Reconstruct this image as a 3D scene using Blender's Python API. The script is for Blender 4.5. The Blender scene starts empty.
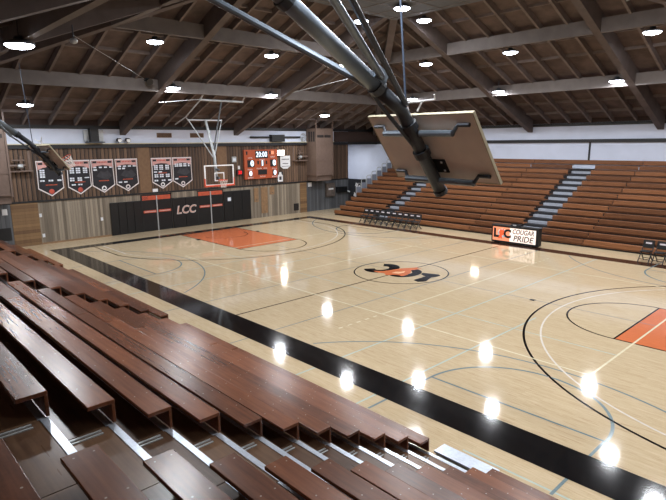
import bpy, bmesh, math, random
from mathutils import Vector, Matrix
random.seed(7)
SC = bpy.context.scene
COL = SC.collection
PI = math.pi

# ------------------------------------------------------------------ materials
def lin(c):
    f = lambda v: v / 12.92 if v <= 0.04045 else ((v + 0.055) / 1.055) ** 2.4
    return tuple(f(v / 255.0) for v in c)

class NT:
    def __init__(s, name):
        s.m = bpy.data.materials.new(name); s.m.use_nodes = True
        s.t = s.m.node_tree; s.t.nodes.clear()
        s.out = s.n('ShaderNodeOutputMaterial')
        s.p = s.n('ShaderNodeBsdfPrincipled')
        s.l(s.p.outputs[0], s.out.inputs[0])
    def n(s, typ, **kw):
        nd = s.t.nodes.new(typ)
        for k, v in kw.items(): setattr(nd, k, v)
        return nd
    def l(s, a, b): s.t.links.new(a, b)
    def math(s, op, a, b=None):
        nd = s.n('ShaderNodeMath', operation=op)
        for i, v in enumerate((a, b)):
            if v is None: continue
            if isinstance(v, (int, float)): nd.inputs[i].default_value = v
            else: s.l(v, nd.inputs[i])
        return nd.outputs[0]
    def ramp(s, fac, stops):
        r = s.n('ShaderNodeValToRGB')
        e = r.color_ramp.elements
        while len(e) < len(stops): e.new(0.5)
        for el, (p, c) in zip(e, stops):
            el.position = p; el.color = (*lin(c), 1)
        s.l(fac, r.inputs[0]); return r.outputs[0]
    def pos(s): return s.n('ShaderNodeNewGeometry').outputs['Position']
    def sep(s, v):
        x = s.n('ShaderNodeSeparateXYZ'); s.l(v, x.inputs[0]); return x.outputs
    def mapping(s, scale, v=None):
        m = s.n('ShaderNodeMapping'); m.inputs['Scale'].default_value = scale
        s.l(v or s.pos(), m.inputs[0]); return m.outputs[0]
    def noise(s, scale, detail=3, v=None, rough=0.55):
        nz = s.n('ShaderNodeTexNoise'); nz.inputs['Scale'].default_value = scale
        nz.inputs['Detail'].default_value = detail; nz.inputs['Roughness'].default_value = rough
        if v is not None: s.l(v, nz.inputs['Vector'])
        return nz.outputs['Fac']
    def mix(s, fac, a, b, mode='MIX'):
        m = s.n('ShaderNodeMix', data_type='RGBA', blend_type=mode)
        if isinstance(fac, (int, float)): m.inputs[0].default_value = fac
        else: s.l(fac, m.inputs[0])
        for i, v in ((6, a), (7, b)):
            if isinstance(v, tuple): m.inputs[i].default_value = (*lin(v), 1)
            else: s.l(v, m.inputs[i])
        return m.outputs[2]
    def bump(s, h, strength=0.3, dist=0.01):
        b = s.n('ShaderNodeBump'); b.inputs['Strength'].default_value = strength
        b.inputs['Distance'].default_value = dist
        s.l(h, b.inputs['Height']); s.l(b.outputs[0], s.p.inputs['Normal'])

def flat(name, rgb, rough=0.5, metal=0.0, var=0.12, scale=6.0, spec=0.5, stretch=(1, 1, 1)):
    t = NT(name)
    v = t.mapping(stretch)
    nz = t.noise(scale, 3, v)
    d = tuple(max(0, c * (1 - var)) for c in rgb); h = tuple(min(255, c * (1 + var)) for c in rgb)
    t.l(t.ramp(nz, [(0.3, d), (0.7, h)]), t.p.inputs['Base Color'])
    t.p.inputs['Roughness'].default_value = rough
    t.p.inputs['Metallic'].default_value = metal
    t.p.inputs['Specular IOR Level'].default_value = spec
    return t.m

def emit(name, rgb, strength, base=(20, 20, 20)):
    t = NT(name)
    t.p.inputs['Base Color'].default_value = (*lin(base), 1)
    t.p.inputs['Emission Color'].default_value = (*lin(rgb), 1)
    t.p.inputs['Emission Strength'].default_value = strength
    return t.m

def floor_wood():
    t = NT('maple_court_floor')
    P = t.pos()
    br = t.n('ShaderNodeTexBrick'); br.inputs['Scale'].default_value = 1.0
    br.inputs['Brick Width'].default_value = 1.1; br.inputs['Row Height'].default_value = 0.057
    br.inputs['Mortar Size'].default_value = 0.0015; br.inputs['Bias'].default_value = 0.0
    br.offset = 0.37
    br.inputs['Color1'].default_value = (*lin((206, 186, 152)), 1)
    br.inputs['Color2'].default_value = (*lin((192, 170, 134)), 1)
    br.inputs['Mortar'].default_value = (*lin((170, 146, 110)), 1)
    t.l(P, br.inputs['Vector'])
    g = t.noise(9, 4, t.mapping((0.35, 9, 1), P))
    c = t.mix(0.5, br.outputs['Color'], t.ramp(g, [(0.28, (172, 148, 112)), (0.72, (220, 202, 172))]))
    st = t.noise(1.0, 2, t.mapping((1.2, 24, 1), P))
    c = t.mix(t.math('MULTIPLY', t.math('GREATER_THAN', st, 0.64), 0.4), c, (158, 124, 86))
    t.l(c, t.p.inputs['Base Color'])
    rn = t.noise(0.6, 2, P)
    r = t.n('ShaderNodeMapRange'); r.inputs[3].default_value = 0.05; r.inputs[4].default_value = 0.1
    t.l(rn, r.inputs[0]); t.l(r.outputs[0], t.p.inputs['Roughness'])
    t.p.inputs['Specular IOR Level'].default_value = 0.62
    t.bump(t.noise(7, 3, t.mapping((1, 1.6, 1), P)), 0.016, 0.012)
    return t.m

def paint(name, rgb, rough=0.1, alpha=1.0):
    t = NT(name)
    g = t.noise(9, 4, t.mapping((0.35, 9, 1)))
    d = tuple(c * 0.88 for c in rgb); h = tuple(min(255, c * 1.08) for c in rgb)
    t.l(t.ramp(g, [(0.3, d), (0.7, h)]), t.p.inputs['Base Color'])
    t.p.inputs['Roughness'].default_value = rough
    t.p.inputs['Specular IOR Level'].default_value = 0.6
    t.bump(t.noise(7, 3, t.mapping((1, 1.6, 1))), 0.016, 0.012)
    return t.m

def strip_boards(name, axis, width, dark, light, rough=0.6, gap=0.05, gapcol=(30, 24, 20), grain=14):
    t = NT(name)
    xyz = t.sep(t.pos()); a = xyz[axis]
    cell = t.math('FLOOR', t.math('DIVIDE', a, width))
    fr = t.math('FRACT', t.math('DIVIDE', a, width))
    wn = t.n('ShaderNodeTexWhiteNoise', noise_dimensions='1D'); t.l(cell, wn.inputs['W'])
    sc = [grain] * 3; sc[2] = 0.8
    g = t.noise(1.0, 4, t.mapping(tuple(sc)))
    f = t.math('ADD', t.math('MULTIPLY', wn.outputs[0], 0.55), t.math('MULTIPLY', g, 0.5))
    c = t.ramp(f, [(0.2, dark), (0.85, light)])
    c = t.mix(t.math('LESS_THAN', fr, gap), c, gapcol)
    t.l(c, t.p.inputs['Base Color']); t.p.inputs['Roughness'].default_value = rough
    return t.m

def bench_wood(name, dark, light, rough, bolts=True, boltcol=(168, 150, 134)):
    t = NT(name)
    P = t.pos()
    oi = t.n('ShaderNodeObjectInfo')
    g = t.noise(1.0, 5, t.mapping((1.6, 26, 26), P))
    f = t.math('ADD', t.math('MULTIPLY', g, 0.62), t.math('MULTIPLY', oi.outputs['Random'], 0.38))
    c = t.ramp(f, [(0.25, dark), (0.75, light)])
    sc = t.noise(3.0, 5, P, 0.7)
    sm = t.n('ShaderNodeMapRange'); sm.inputs[1].default_value = .5; sm.inputs[2].default_value = .75; t.l(sc, sm.inputs[0])
    c = t.mix(t.math('MULTIPLY', sm.outputs[0], 0.15), c, tuple(min(255, v*1.25) for v in light))
    if bolts:
        xyz = t.sep(P)
        # paired screw heads every 0.55 m along the plank, in two lines over the depth of the seat
        u = t.math('SUBTRACT', t.math('FRACT', t.math('DIVIDE', xyz[0], 0.55)), 0.5)
        w = t.math('SUBTRACT', t.math('PINGPONG', t.math('SUBTRACT', t.math('MODULO', t.math('ADD', xyz[1], 1.8605 + 53.75), 0.5375), 0.425), 0.0001), 0)
        w1 = t.math('ABSOLUTE', t.math('SUBTRACT', t.math('MODULO', t.math('ADD', xyz[1], 1.8605 + 53.75), 0.5375), 0.36))
        w2 = t.math('ABSOLUTE', t.math('SUBTRACT', t.math('MODULO', t.math('ADD', xyz[1], 1.8605 + 53.75), 0.5375), 0.49))
        wm = t.math('MINIMUM', w1, w2)
        d = t.math('ADD', t.math('POWER', t.math('MULTIPLY', u, 0.55), 2), t.math('POWER', wm, 2))
        nz = t.sep(t.n('ShaderNodeNewGeometry').outputs['Normal'])[2]
        msk = t.math('MULTIPLY', t.math('LESS_THAN', d, 0.00006), t.math('GREATER_THAN', nz, 0.9))
        c = t.mix(msk, c, boltcol)
    t.l(c, t.p.inputs['Base Color'])
    r = t.n('ShaderNodeMapRange'); r.inputs[3].default_value = rough; r.inputs[4].default_value = rough + 0.04
    t.l(t.noise(1.0, 2, t.mapping((.8, 9, 9), P)), r.inputs[0]); t.l(r.outputs[0], t.p.inputs['Roughness'])
    t.p.inputs['Specular IOR Level'].default_value = 0.4
    return t.m

def glass_mat(name):
    t = NT(name)
    t.p.inputs['Base Color'].default_value = (0.9, 0.93, 0.95, 1)
    t.p.inputs['Roughness'].default_value = 0.03
    t.p.inputs['Transmission Weight'].default_value = 1.0
    t.p.inputs['IOR'].default_value = 1.05
    t.p.inputs['Alpha'].default_value = 0.45
    return t.m

M = dict(
    floor=floor_wood(),
    black_paint=paint('black_court_paint', (14, 14, 16), 0.09),
    orange_paint=paint('orange_court_paint', (208, 116, 74), 0.1),
    white_paint=paint('white_court_paint', (222, 214, 202), 0.12),
    cream_paint=paint('cream_court_paint', (226, 216, 184), 0.12),
    teal_paint=paint('grey_teal_court_paint', (118, 136, 140), 0.12),
    aqua_paint=paint('pale_aqua_court_paint', (184, 198, 188), 0.12),
    umber_paint=paint('dark_umber_court_paint', (52, 32, 24), 0.12),
    roof_deck=flat('brown_roof_deck', (90, 76, 71), 0.85, var=0.16, scale=1.6),
    rafter=flat('taupe_rafter_paint', (112, 101, 97), 0.75, var=0.08, scale=3),
    beam=flat('taupe_beam_paint', (90, 80, 77), 0.7, var=0.08, scale=2),
    purlin=flat('pale_taupe_purlin_paint', (108, 101, 98), 0.7, var=0.06, scale=2),
    panel=flat('grey_ceiling_panel', (88, 91, 96), 0.8, var=0.06),
    batten=strip_boards('dark_batten_boards', 1, 0.21, (66, 50, 39), (120, 94, 74), 0.7, 0.26, (26, 21, 19), 9),
    pale_boards=strip_boards('weathered_pale_boards', 1, 0.13, (100, 90, 78), (160, 148, 130), 0.65, 0.06, (84, 70, 58), 16),
    brown_boards=strip_boards('tan_brown_boards', 2, 0.16, (100, 74, 50), (136, 106, 72), 0.65, 0.05, (70, 50, 36), 12),
    grey_boards=strip_boards('blue_grey_boards', 1, 0.18, (70, 72, 76), (100, 102, 106), 0.6, 0.06, (44, 46, 50), 10),
    brown_col=flat('smooth_brown_pilaster', (116, 88, 62), 0.6, var=0.06),
    dark_brown=flat('dark_brown_cladding', (58, 42, 36), 0.8, var=0.1),
    black=flat('matte_black', (20, 20, 22), 0.55, var=0.08),
    pad=flat('black_vinyl_pad', (14, 15, 18), 0.42, var=0.1),
    rail=flat('black_painted_rail', (24, 25, 28), 0.5, var=0.06),
    cream=flat('cream_ledge', (196, 188, 160), 0.6, var=0.05),
    white_wall=flat('bluish_white_wall', (206, 214, 232), 0.7, var=0.02, scale=1),
    plain_wall=flat('grey_brown_wall', (150, 134, 118), 0.8),
    orange=flat('orange_enamel', (176, 82, 48), 0.45, var=0.04),
    orange_dull=flat('orange_vinyl', (190, 84, 56), 0.5, var=0.06),
    white=flat('white_enamel', (232, 232, 232), 0.4, var=0.02),
    pink=flat('salmon_cloth', (204, 156, 150), 0.8, var=0.05),
    banner_black=flat('charcoal_banner_cloth', (36, 35, 40), 0.8, var=0.12, scale=3),
    banner_white=flat('white_banner_trim', (226, 218, 218), 0.7, var=0.03),
    banner_grey=flat('pale_grey_print', (222, 228, 238), 0.7, var=0.05),
    map_grey=flat('dark_grey_print', (58, 57, 62), 0.8),
    red=flat('brick_red_print', (176, 74, 66), 0.6),
    near_bench=bench_wood('worn_chestnut_bench', (66, 38, 26), (128, 78, 52), 0.24),
    near_deck=bench_wood('scuffed_brown_deck', (70, 50, 38), (120, 92, 70), 0.26, bolts=False),
    far_bench=bench_wood('orange_brown_bench', (98, 61, 38), (144, 94, 60), 0.42, bolts=False),
    void_shade=flat('dark_void_shade', (26, 18, 16), 0.7),  # near-black colour stands for the shade beneath the bleachers
    alu=flat('brushed_aluminium', (214, 222, 234), 0.28, 0.75, 0.04, 20),
    step_grey=flat('pale_grey_step', (160, 165, 176), 0.5, var=0.05),
    step_black=flat('black_rubber_step', (28, 28, 32), 0.7),
    steel=flat('grey_painted_steel', (118, 128, 138), 0.34, 0.55, 0.05),
    steel_pale=flat('pale_grey_steel', (176, 180, 182), 0.4, 0.3, 0.05),
    steel_dark=flat('dark_grey_steel', (66, 70, 76), 0.42, 0.4, 0.06),
    strap=flat('navy_hoist_strap', (52, 64, 82), 0.6),
    tan_board=flat('tan_backboard_back', (240, 226, 212), 0.5, var=0.05, scale=1.5),
    glass=glass_mat('clear_backboard_glass'),
    rim=flat('orange_rim', (206, 78, 52), 0.4),
    net=flat('white_net_cord', (228, 226, 222), 0.8),
    hvac=flat('tan_metal_cabinet', (108, 90, 80), 0.5, var=0.05),
    hvac_dark=flat('dark_louvre', (40, 34, 32), 0.6),
    paper=flat('white_paper', (222, 222, 224), 0.7, var=0.02),
    ink=flat('dark_ink', (46, 44, 46), 0.7),
    tan_wood=flat('tan_plywood', (136, 106, 76), 0.6, var=0.08),
    guard=flat('grey_guard_panel', (128, 136, 150), 0.45, 0.2, 0.06),
    lens=emit('led_lens', (236, 242, 255), 26.0),
    flood=emit('warm_flood_lens', (255, 232, 206), 14.0),
    digit=emit('white_led_digit', (225, 240, 255), 1.8),
    red_digit=emit('red_led_digit', (255, 14, 26), 1.4),
    sign_glow=emit('back_lit_sign', (250, 226, 214), 0.85, (200, 190, 180)),
    sign_glow2=emit('back_lit_orange', (245, 150, 110), 0.7, (200, 120, 90)),
    sign_orange=emit('sign_cougar_orange', (236, 96, 52), 0.5, (220, 90, 50)),
    chair_strip=flat('pale_lilac_strip', (186, 168, 178), .6),
    window=emit('daylight_gap', (240, 246, 255), 2.0),
)

# ------------------------------------------------------------------ mesh builder
ORG = {}
class MB:
    def __init__(s): s.v = []; s.f = []
    def add(s, verts, faces):
        o = len(s.v); s.v += [tuple(v) for v in verts]; s.f += [tuple(i + o for i in f) for f in faces]; return s
    def box(s, x0, x1, y0, y1, z0, z1):
        x0, x1 = sorted((x0, x1)); y0, y1 = sorted((y0, y1)); z0, z1 = sorted((z0, z1))
        v = [(x0,y0,z0),(x1,y0,z0),(x1,y1,z0),(x0,y1,z0),(x0,y0,z1),(x1,y0,z1),(x1,y1,z1),(x0,y1,z1)]
        return s.add(v, [(3,2,1,0),(4,5,6,7),(0,1,5,4),(1,2,6,5),(2,3,7,6),(3,0,4,7)])
    def obox(s, c, ax, ay, az, hx, hy, hz):
        c = Vector(c); ax, ay, az = (Vector(a).normalized() for a in (ax, ay, az))
        v = [c + ax*hx*i + ay*hy*j + az*hz*k for k in (-1,1) for i, j in ((-1,-1),(1,-1),(1,1),(-1,1))]
        return s.add(v, [(3,2,1,0),(4,5,6,7),(0,1,5,4),(1,2,6,5),(2,3,7,6),(3,0,4,7)])
    def bar(s, p, q, w, h, up=(0,0,1)):
        p, q = Vector(p), Vector(q); d = (q - p).normalized()
        side = d.cross(Vector(up)).normalized(); u2 = side.cross(d)
        return s.obox((p+q)/2, d, side, u2, (q-p).length/2, w/2, h/2)
    def tube(s, pts, r, seg=10, cap=True):
        pts = [Vector(p) for p in pts]; rings = []
        for i, p in enumerate(pts):
            d = (pts[min(i+1, len(pts)-1)] - pts[max(i-1, 0)]).normalized()
            a = Vector((0,0,1)) if abs(d.z) < 0.9 else Vector((1,0,0))
            u = d.cross(a).normalized(); w = d.cross(u).normalized()
            rr = r[i] if isinstance(r, (list, tuple)) else r
            rings.append([p + (u*math.cos(2*PI*k/seg) + w*math.sin(2*PI*k/seg))*rr for k in range(seg)])
        v = [x for rg in rings for x in rg]; f = []
        for i in range(len(pts)-1):
            for k in range(seg):
                f.append((i*seg+k, i*seg+(k+1)%seg, (i+1)*seg+(k+1)%seg, (i+1)*seg+k))
        if cap:
            f.append(tuple(range(seg))[::-1]); f.append(tuple((len(pts)-1)*seg+k for k in range(seg)))
        return s.add(v, f)
    def poly(s, pts):                      # one flat n-gon
        return s.add(pts, [tuple(range(len(pts)))])
    def prism(s, pts, d):                  # extrude an n-gon by vector d
        n = len(pts); d = Vector(d); a = [Vector(p) for p in pts]; b = [p + d for p in a]
        f = [tuple(range(n))[::-1], tuple(n + i for i in range(n))]
        f += [(i, (i+1) % n, n + (i+1) % n, n + i) for i in range(n)]
        return s.add(a + b, f)
    def ring(s, c, r0, r1, z, a0=0, a1=2*PI, seg=96):   # flat annulus sector in xy
        v = []; f = []
        for i in range(seg+1):
            a = a0 + (a1-a0)*i/seg
            v += [(c[0]+r0*math.cos(a), c[1]+r0*math.sin(a), z), (c[0]+r1*math.cos(a), c[1]+r1*math.sin(a), z)]
        for i in range(seg): f.append((2*i, 2*i+1, 2*i+3, 2*i+2))
        return s.add(v, f)
    def rect(s, x0, x1, y0, y1, z):
        return s.add([(x0,y0,z),(x1,y0,z),(x1,y1,z),(x0,y1,z)], [(0,1,2,3)])
    def lathe(s, c, prof, seg=20):         # profile (r, z) around the vertical
        v = []; f = []
        for r, z in prof:
            for k in range(seg):
                a = 2*PI*k/seg; v.append((c[0]+r*math.cos(a), c[1]+r*math.sin(a), c[2]+z))
        for i in range(len(prof)-1):
            for k in range(seg):
                f.append((i*seg+k, i*seg+(k+1)%seg, (i+1)*seg+(k+1)%seg, (i+1)*seg+k))
        f.append(tuple(range(seg))[::-1]); f.append(tuple((len(prof)-1)*seg+k for k in range(seg)))
        return s.add(v, f)
    def torus(s, c, n, R, r, seg=28, sg=8):
        n = Vector(n).normalized(); a = Vector((0,0,1)) if abs(n.z) < .9 else Vector((1,0,0))
        u = n.cross(a).normalized(); w = n.cross(u)
        v = []; f = []
        for i in range(seg):
            d = u*math.cos(2*PI*i/seg) + w*math.sin(2*PI*i/seg)
            for k in range(sg):
                v.append(Vector(c) + d*(R + r*math.cos(2*PI*k/sg)) + n*(r*math.sin(2*PI*k/sg)))
        for i in range(seg):
            for k in range(sg):
                f.append((i*sg+k, ((i+1)%seg)*sg+k, ((i+1)%seg)*sg+(k+1)%sg, i*sg+(k+1)%sg))
        return s.add(v, f)
    def build(s, name, mat, parent=None, smooth=False, kind=None, bevel=0, label=None):
        org = ORG.get(parent.name, Vector((0,0,0))) if parent else Vector((0,0,0))
        me = bpy.data.meshes.new(name)
        me.from_pydata([tuple(Vector(v) - org) for v in s.v], [], s.f); me.update()
        bm = bmesh.new(); bm.from_mesh(me); bmesh.ops.recalc_face_normals(bm, faces=bm.faces); bm.to_mesh(me); bm.free()
        if smooth:
            for p in me.polygons: p.use_smooth = True
        me.materials.append(M[mat] if isinstance(mat, str) else mat)
        o = bpy.data.objects.new(name, me); COL.objects.link(o)
        if parent: o.parent = parent; ORG[o.name] = org
        if kind: o['kind'] = kind
        if label: o['label'] = label
        if bevel:
            b = o.modifiers.new('edge', 'BEVEL'); b.width = bevel; b.segments = 2; b.limit_method = 'ANGLE'
        return o

def flatface(mb):  # keeps upward facing of flat floor paint
    return mb

def thing(name, label, cat, loc=(0,0,0), group=None, kind=None):
    o = bpy.data.objects.new(name, None); COL.objects.link(o); o.location = loc
    o.empty_display_size = 0.1
    ORG[o.name] = Vector(loc)
    if kind: o['kind'] = kind
    else: o['label'] = label; o['category'] = cat
    if group: o['group'] = group
    return o
def tag(o, label, cat, group=None, kind=None):
    o['label'] = label; o['category'] = cat
    if group: o['group'] = group
    if kind: o['kind'] = kind
    return o
def struct(o): o['kind'] = 'structure'; return o

def copy_thing(root, loc, label=None, rotz=None):
    r = root.copy(); COL.objects.link(r); r.location = loc
    if rotz is not None: r.rotation_euler = (0, 0, rotz)
    if label: r['label'] = label
    for ch in list(root.children):
        c = ch.copy(); COL.objects.link(c); c.parent = r
        for g in list(ch.children):
            d = g.copy(); COL.objects.link(d); d.parent = c
    return r

def text_mesh(name, txt, size, origin, ux, uy, mat, parent, depth=0.004, shear=0.0, bold=0.0, align='CENTER', space=1.0, sx=1.0):
    """lettering as a mesh: ux is the reading direction, uy is up"""
    cu = bpy.data.curves.new(name, 'FONT'); cu.body = txt; cu.size = size; cu.align_x = align; cu.align_y = 'CENTER'
    cu.extrude = depth; cu.shear = shear; cu.offset = bold; cu.space_character = space
    cu.resolution_u = 3
    t = bpy.data.objects.new(name + '_source', cu); COL.objects.link(t)
    dg = bpy.context.evaluated_depsgraph_get()
    me = bpy.data.meshes.new_from_object(t.evaluated_get(dg))
    bpy.data.objects.remove(t); bpy.data.curves.remove(cu)
    ux = Vector(ux).normalized(); uy = Vector(uy).normalized(); uz = ux.cross(uy)
    org = ORG.get(parent.name, Vector((0,0,0))) if parent else Vector((0,0,0))
    for v in me.vertices:
        v.co = Vector(origin) + ux*(v.co.x*sx) + uy*v.co.y + uz*v.co.z - org
    me.materials.clear(); me.materials.append(M[mat])
    me.name = name
    o = bpy.data.objects.new(name, me); COL.objects.link(o)
    if parent: o.parent = parent; ORG[o.name] = org
    return o

# ------------------------------------------------------------------ dimensions (metres)
WL = -17.07; WR = 17.07; YN = -9.45; YF = 24.95; YC = 7.75
LH = 14.326; W = 15.24; H2 = 7.62

# ------------------------------------------------------------------ floor and court paint
fl = struct(MB().box(-20.6, WR, YN, YF, -0.12, 0.0).build('floor', 'floor'))
Z1, Z2, Z3, Z4 = 0.002, 0.003, 0.004, 0.005
# border
b = MB()
b.rect(-15.06, 15.06, -0.85, 0.0, Z3); b.rect(-15.06, -LH-0.02, 0.0, W, Z1); b.rect(LH+0.02, 15.06, 0, W, Z1)
b.build('court_border', 'black_paint', fl)
b = MB(); b.rect(-15.06, 15.06, W, 15.95, Z1); b.build('far_court_border', 'umber_paint', fl)
for sg in (-1, 1):
    k = MB(); k.rect(sg*LH, sg*(LH-5.79), H2-1.83, H2+1.83, Z1); k.build('key_paint', 'orange_paint', fl)
def line(mb, x0, y0, x1, y1, w, z):
    p, q = Vector((x0,y0,z)), Vector((x1,y1,z)); d = (q-p).normalized(); n = Vector((-d.y, d.x, 0))*w/2
    mb.add([p-n, q-n, q+n, p+n], [(0,1,2,3)])
kb = MB()
for sg in (-1, 1):
    bx = sg*12.73
    for y in (H2-1.83, H2+1.83): line(kb, sg*LH, y, sg*(LH-5.79), y, 0.05, Z2)
    line(kb, sg*(LH-5.79), H2-1.83, sg*(LH-5.79), H2+1.83, 0.05, Z2)
    a = -PI/2 if sg < 0 else PI/2
    kb.ring((sg*(LH-5.79), H2), 1.805, 1.855, Z2, a, a+PI, 48)
    for y in (H2-1.83-.1, H2+1.83+.1): kb.rect(sg*(LH-2.0)-.14, sg*(LH-2.0)+.14, y-.1, y+.1, Z2)
    kb.ring((bx, H2), 1.22, 1.26, Z2, a, a+PI, 40)
    # black three point arc
    y3 = 6.6; a3 = math.asin(y3/6.75)
    if sg < 0: kb.ring((bx, H2), 6.715, 6.775, Z2, -a3, a3, 96)
    else: kb.ring((bx, H2), 6.715, 6.775, Z2, PI-a3, PI+a3, 96)
    for y in (H2-y3, H2+y3): line(kb, sg*LH, y, sg*(12.73-math.cos(a3)*6.745), y, 0.06, Z2)
line(kb, 0, 0, 0, W, 0.05, Z2)
kb.ring((0, H2), 1.805, 1.855, Z2, 0, 2*PI, 96)
for x, y in ((5.44, 7.6),): kb.rect(x-.08, x+.08, y-.08, y+.08, Z2)
kb.build('black_court_line', 'black_paint', fl)
wb = MB()
for sg in (-1, 1):
    bx = sg*12.73; y3 = 6.2; a3 = math.asin(y3/6.325)
    if sg < 0: wb.ring((bx, H2), 6.3, 6.345, Z3, -a3, a3, 96)
    else: wb.ring((bx, H2), 6.3, 6.345, Z3, PI-a3, PI+a3, 96)
    for y in (H2-y3, H2+y3): line(wb, sg*LH, y, sg*(12.73-math.cos(a3)*6.32), y, 0.06, Z3)
wb.build('white_three_point_line', 'white_paint', fl)
vb = MB()
for y in (H2-4.5, H2+4.5): line(vb, -9, y, 9, y, 0.05, Z4)
for x in (-9, 9): line(vb, x, H2-4.5, x, H2+4.5, 0.05, Z4)
for x in (-3, 3):
    line(vb, x, H2-4.5, x, H2+4.5, 0.05, Z4)
    for i in range(5):
        for y in (H2-4.5-0.3-i*0.35, H2+4.5+0.3+i*0.35): line(vb, x, y-.08, x, y+.08, 0.05, Z4)
vb.build('volleyball_line', 'cream_paint', fl)
tb = MB()
for cx in (-8.42, 8.42):
    for cy, s in ((-3.1, 1), (W+3.1, -1)):
        a = math.acos(3.1/6.0) - 0.02
        tb.ring((cx, cy), 5.97, 6.02, Z2, s*PI/2 - a, s*PI/2 + a, 72)
    for cy, s in ((0.62, 1), (W-0.62, -1)):
        tb.ring((cx+.02, cy), 1.77, 1.83, Z2, 0 if s > 0 else PI, PI if s > 0 else 2*PI, 40)
        line(tb, cx-1.78, cy, cx+1.82, cy, 0.05, Z2)
        for dx in (-1.78, 1.8): line(tb, cx+dx, cy, cx+dx, cy - s*2.0, 0.05, Z2)
for x in (-1.85, 1.85): line(tb, x, -1.4, x, W, 0.035, Z2)
line(tb, -9, H2, 9, H2, 0.03, Z2)
tb.build('side_court_line', 'teal_paint', fl)
ab = MB()
for x in (-4.5, 4.5): line(ab, x, -1.5, x, W, 0.045, Z1+.0005)
for x in (-6.35, 6.35): line(ab, x, -1.5, x, 6.0, 0.045, Z1+.0005)
for x in (-0.3, 2.2): pass
line(ab, -9, 4.7, 9, 4.7, 0.035, Z1+.0005)
line(ab, 8.7, -1.3, 14, -1.3, 0.04, Z1+.0005)
ab.build('pale_aqua_line', 'aqua_paint', fl)
# worn lettering along the black baseline under the near-left basket (illegible in the photo): short orange strokes
ob = MB(); y = 4.6
while y < 10.6:
    w_ = random.choice((.22, .28, .34)); ob.rect(-14.86, -14.55, y, y+w_*.75, Z3); y += w_+.16
    if random.random() < .15: y += .35
ob.build('baseline_lettering', flat('faded_orange_court_paint', (150, 88, 58), 0.15), fl)
# centre emblem: LCC read from the far side, with the orange cougar across it
def smooth_loop(pts, n=5):
    out = []; m = len(pts)
    for i in range(m):
        p0, p1, p2, p3 = (Vector((*pts[(i+j-1) % m], 0)) for j in range(4))
        for k in range(n):
            t = k/n
            out.append(0.5*((2*p1) + (p2-p0)*t + (2*p0-5*p1+4*p2-p3)*t*t + (3*p1-p0-3*p2+p3)*t**3))
    return out
def floor_shape(name, pts, mat, z, smooth=True):
    v = smooth_loop(pts) if smooth else [Vector((*p, 0)) for p in pts]
    m_ = MB(); m_.poly([(p.x, p.y, z) for p in v]); return m_.build(name, mat, fl)
floor_shape('centre_emblem_letter', [(1.16,6.94),(1.435,6.84),(1.605,7.1),(1.4,7.69),(1.475,7.84),(1.47,8.19),(1.3,8.28),(.71,8.08),(.83,7.82),(1.14,7.69)], 'black_paint', Z3, False)
def c_letter(cx, cy, r0, r1, a0, a1, sk):
    pts = []
    for i in range(25):
        a = a0 + (a1-a0)*i/24; pts.append((cx + r1*math.cos(a)*.78 + sk*r1*math.sin(a), cy + r1*math.sin(a)))
    for i in range(25):
        a = a1 + (a0-a1)*i/24; pts.append((cx + r0*math.cos(a)*.7 + sk*r0*math.sin(a), cy + r0*math.sin(a)))
    floor_shape('centre_emblem_letter', pts, 'black_paint', Z3, False)
c_letter(-.95, 7.58, .36, .84, PI*1.25, PI*2.72, -.05); c_letter(.2, 7.62, .36, .78, PI*1.25, PI*2.72, -.05)
floor_shape('centre_emblem_cougar', [(-.85,6.98),(-.6,7.2),(-.46,7.62),(-.38,8.0),(-.2,8.3),(.02,8.66),(.12,8.48),(.24,8.64),(.22,8.32),(.16,8.08),(.3,7.88),(.4,7.68),(.5,7.36),(.47,7.1),(.3,7.14),(.14,7.05),(-.05,6.8),(-.28,6.96),(-.5,6.9)], 'orange_paint', Z4)
hg = MB()
hg.poly([(x, y, Z4+.001) for x, y in ((-.12,7.2),(.12,7.3),(.2,7.55),(.08,7.8),(-.02,7.6),(-.16,7.5))])
hg.build('centre_emblem_highlight', flat('pale_orange_court_paint', (236, 180, 140), 0.15), fl)

# ------------------------------------------------------------------ walls
wl = MB()
T = 0.25
wl.box(WL-T, WL, YN, 21.72, 0, 2.2)
wall_low = struct(wl.build('wall_left', 'pale_boards'))
up = MB(); up.box(WL-T, WL, YN, 21.72, 2.2, 4.9)
y = YN + .1
while y < 21.6:
    up.box(WL, WL+.025, y, y+.11, 2.26, 4.85); y += .21
up.build('upper_boarding', 'batten', wall_low)
wp = MB(); wp.box(WL-T, WL, YN, 21.72, 5.03, 5.9); wp.build('white_band', 'white_wall', wall_low)
wp = MB(); wp.box(WL-T, WL, YN, YF, 5.9, 6.5); wp.box(WL-T, WL, 21.72, YF, 5.03, 5.9); wp.box(WL, WL+.06, 20.2, YF, 5.06, 5.83); wp.build('dark_infill', 'dark_brown', wall_low)
MB().box(WL, WL+.03, -1.85, -0.62, 0, 2.18).build('brown_boarding', 'brown_boards', wall_low)
MB().box(WL, WL+.03, -9.4, -1.87, 0, 2.18).build('grey_boarding', 'grey_boards', wall_low)
MB().box(WL, WL+.03, 17.4, 21.7, 0, 2.18).build('grey_boarding', 'grey_boards', wall_low)
MB().box(WL, WL+.03, 16.75, 17.38, 0, 2.18).build('brown_boarding', 'brown_boards', wall_low)
for y0, y1 in ((4.8, 5.5), (9.94, 10.62)):
    MB().box(WL, WL+.05, y0, y1, 2.26, 4.85).build('pilaster', 'brown_col', wall_low)
MB().box(WL, WL+.02, 17.46, 19.2, .38, 1.02).build('dark_recess', 'black', wall_low)
MB().box(WL, WL+.035, -6, -1.95, .38, 1.02).build('dark_recess', 'black', wall_low)
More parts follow.
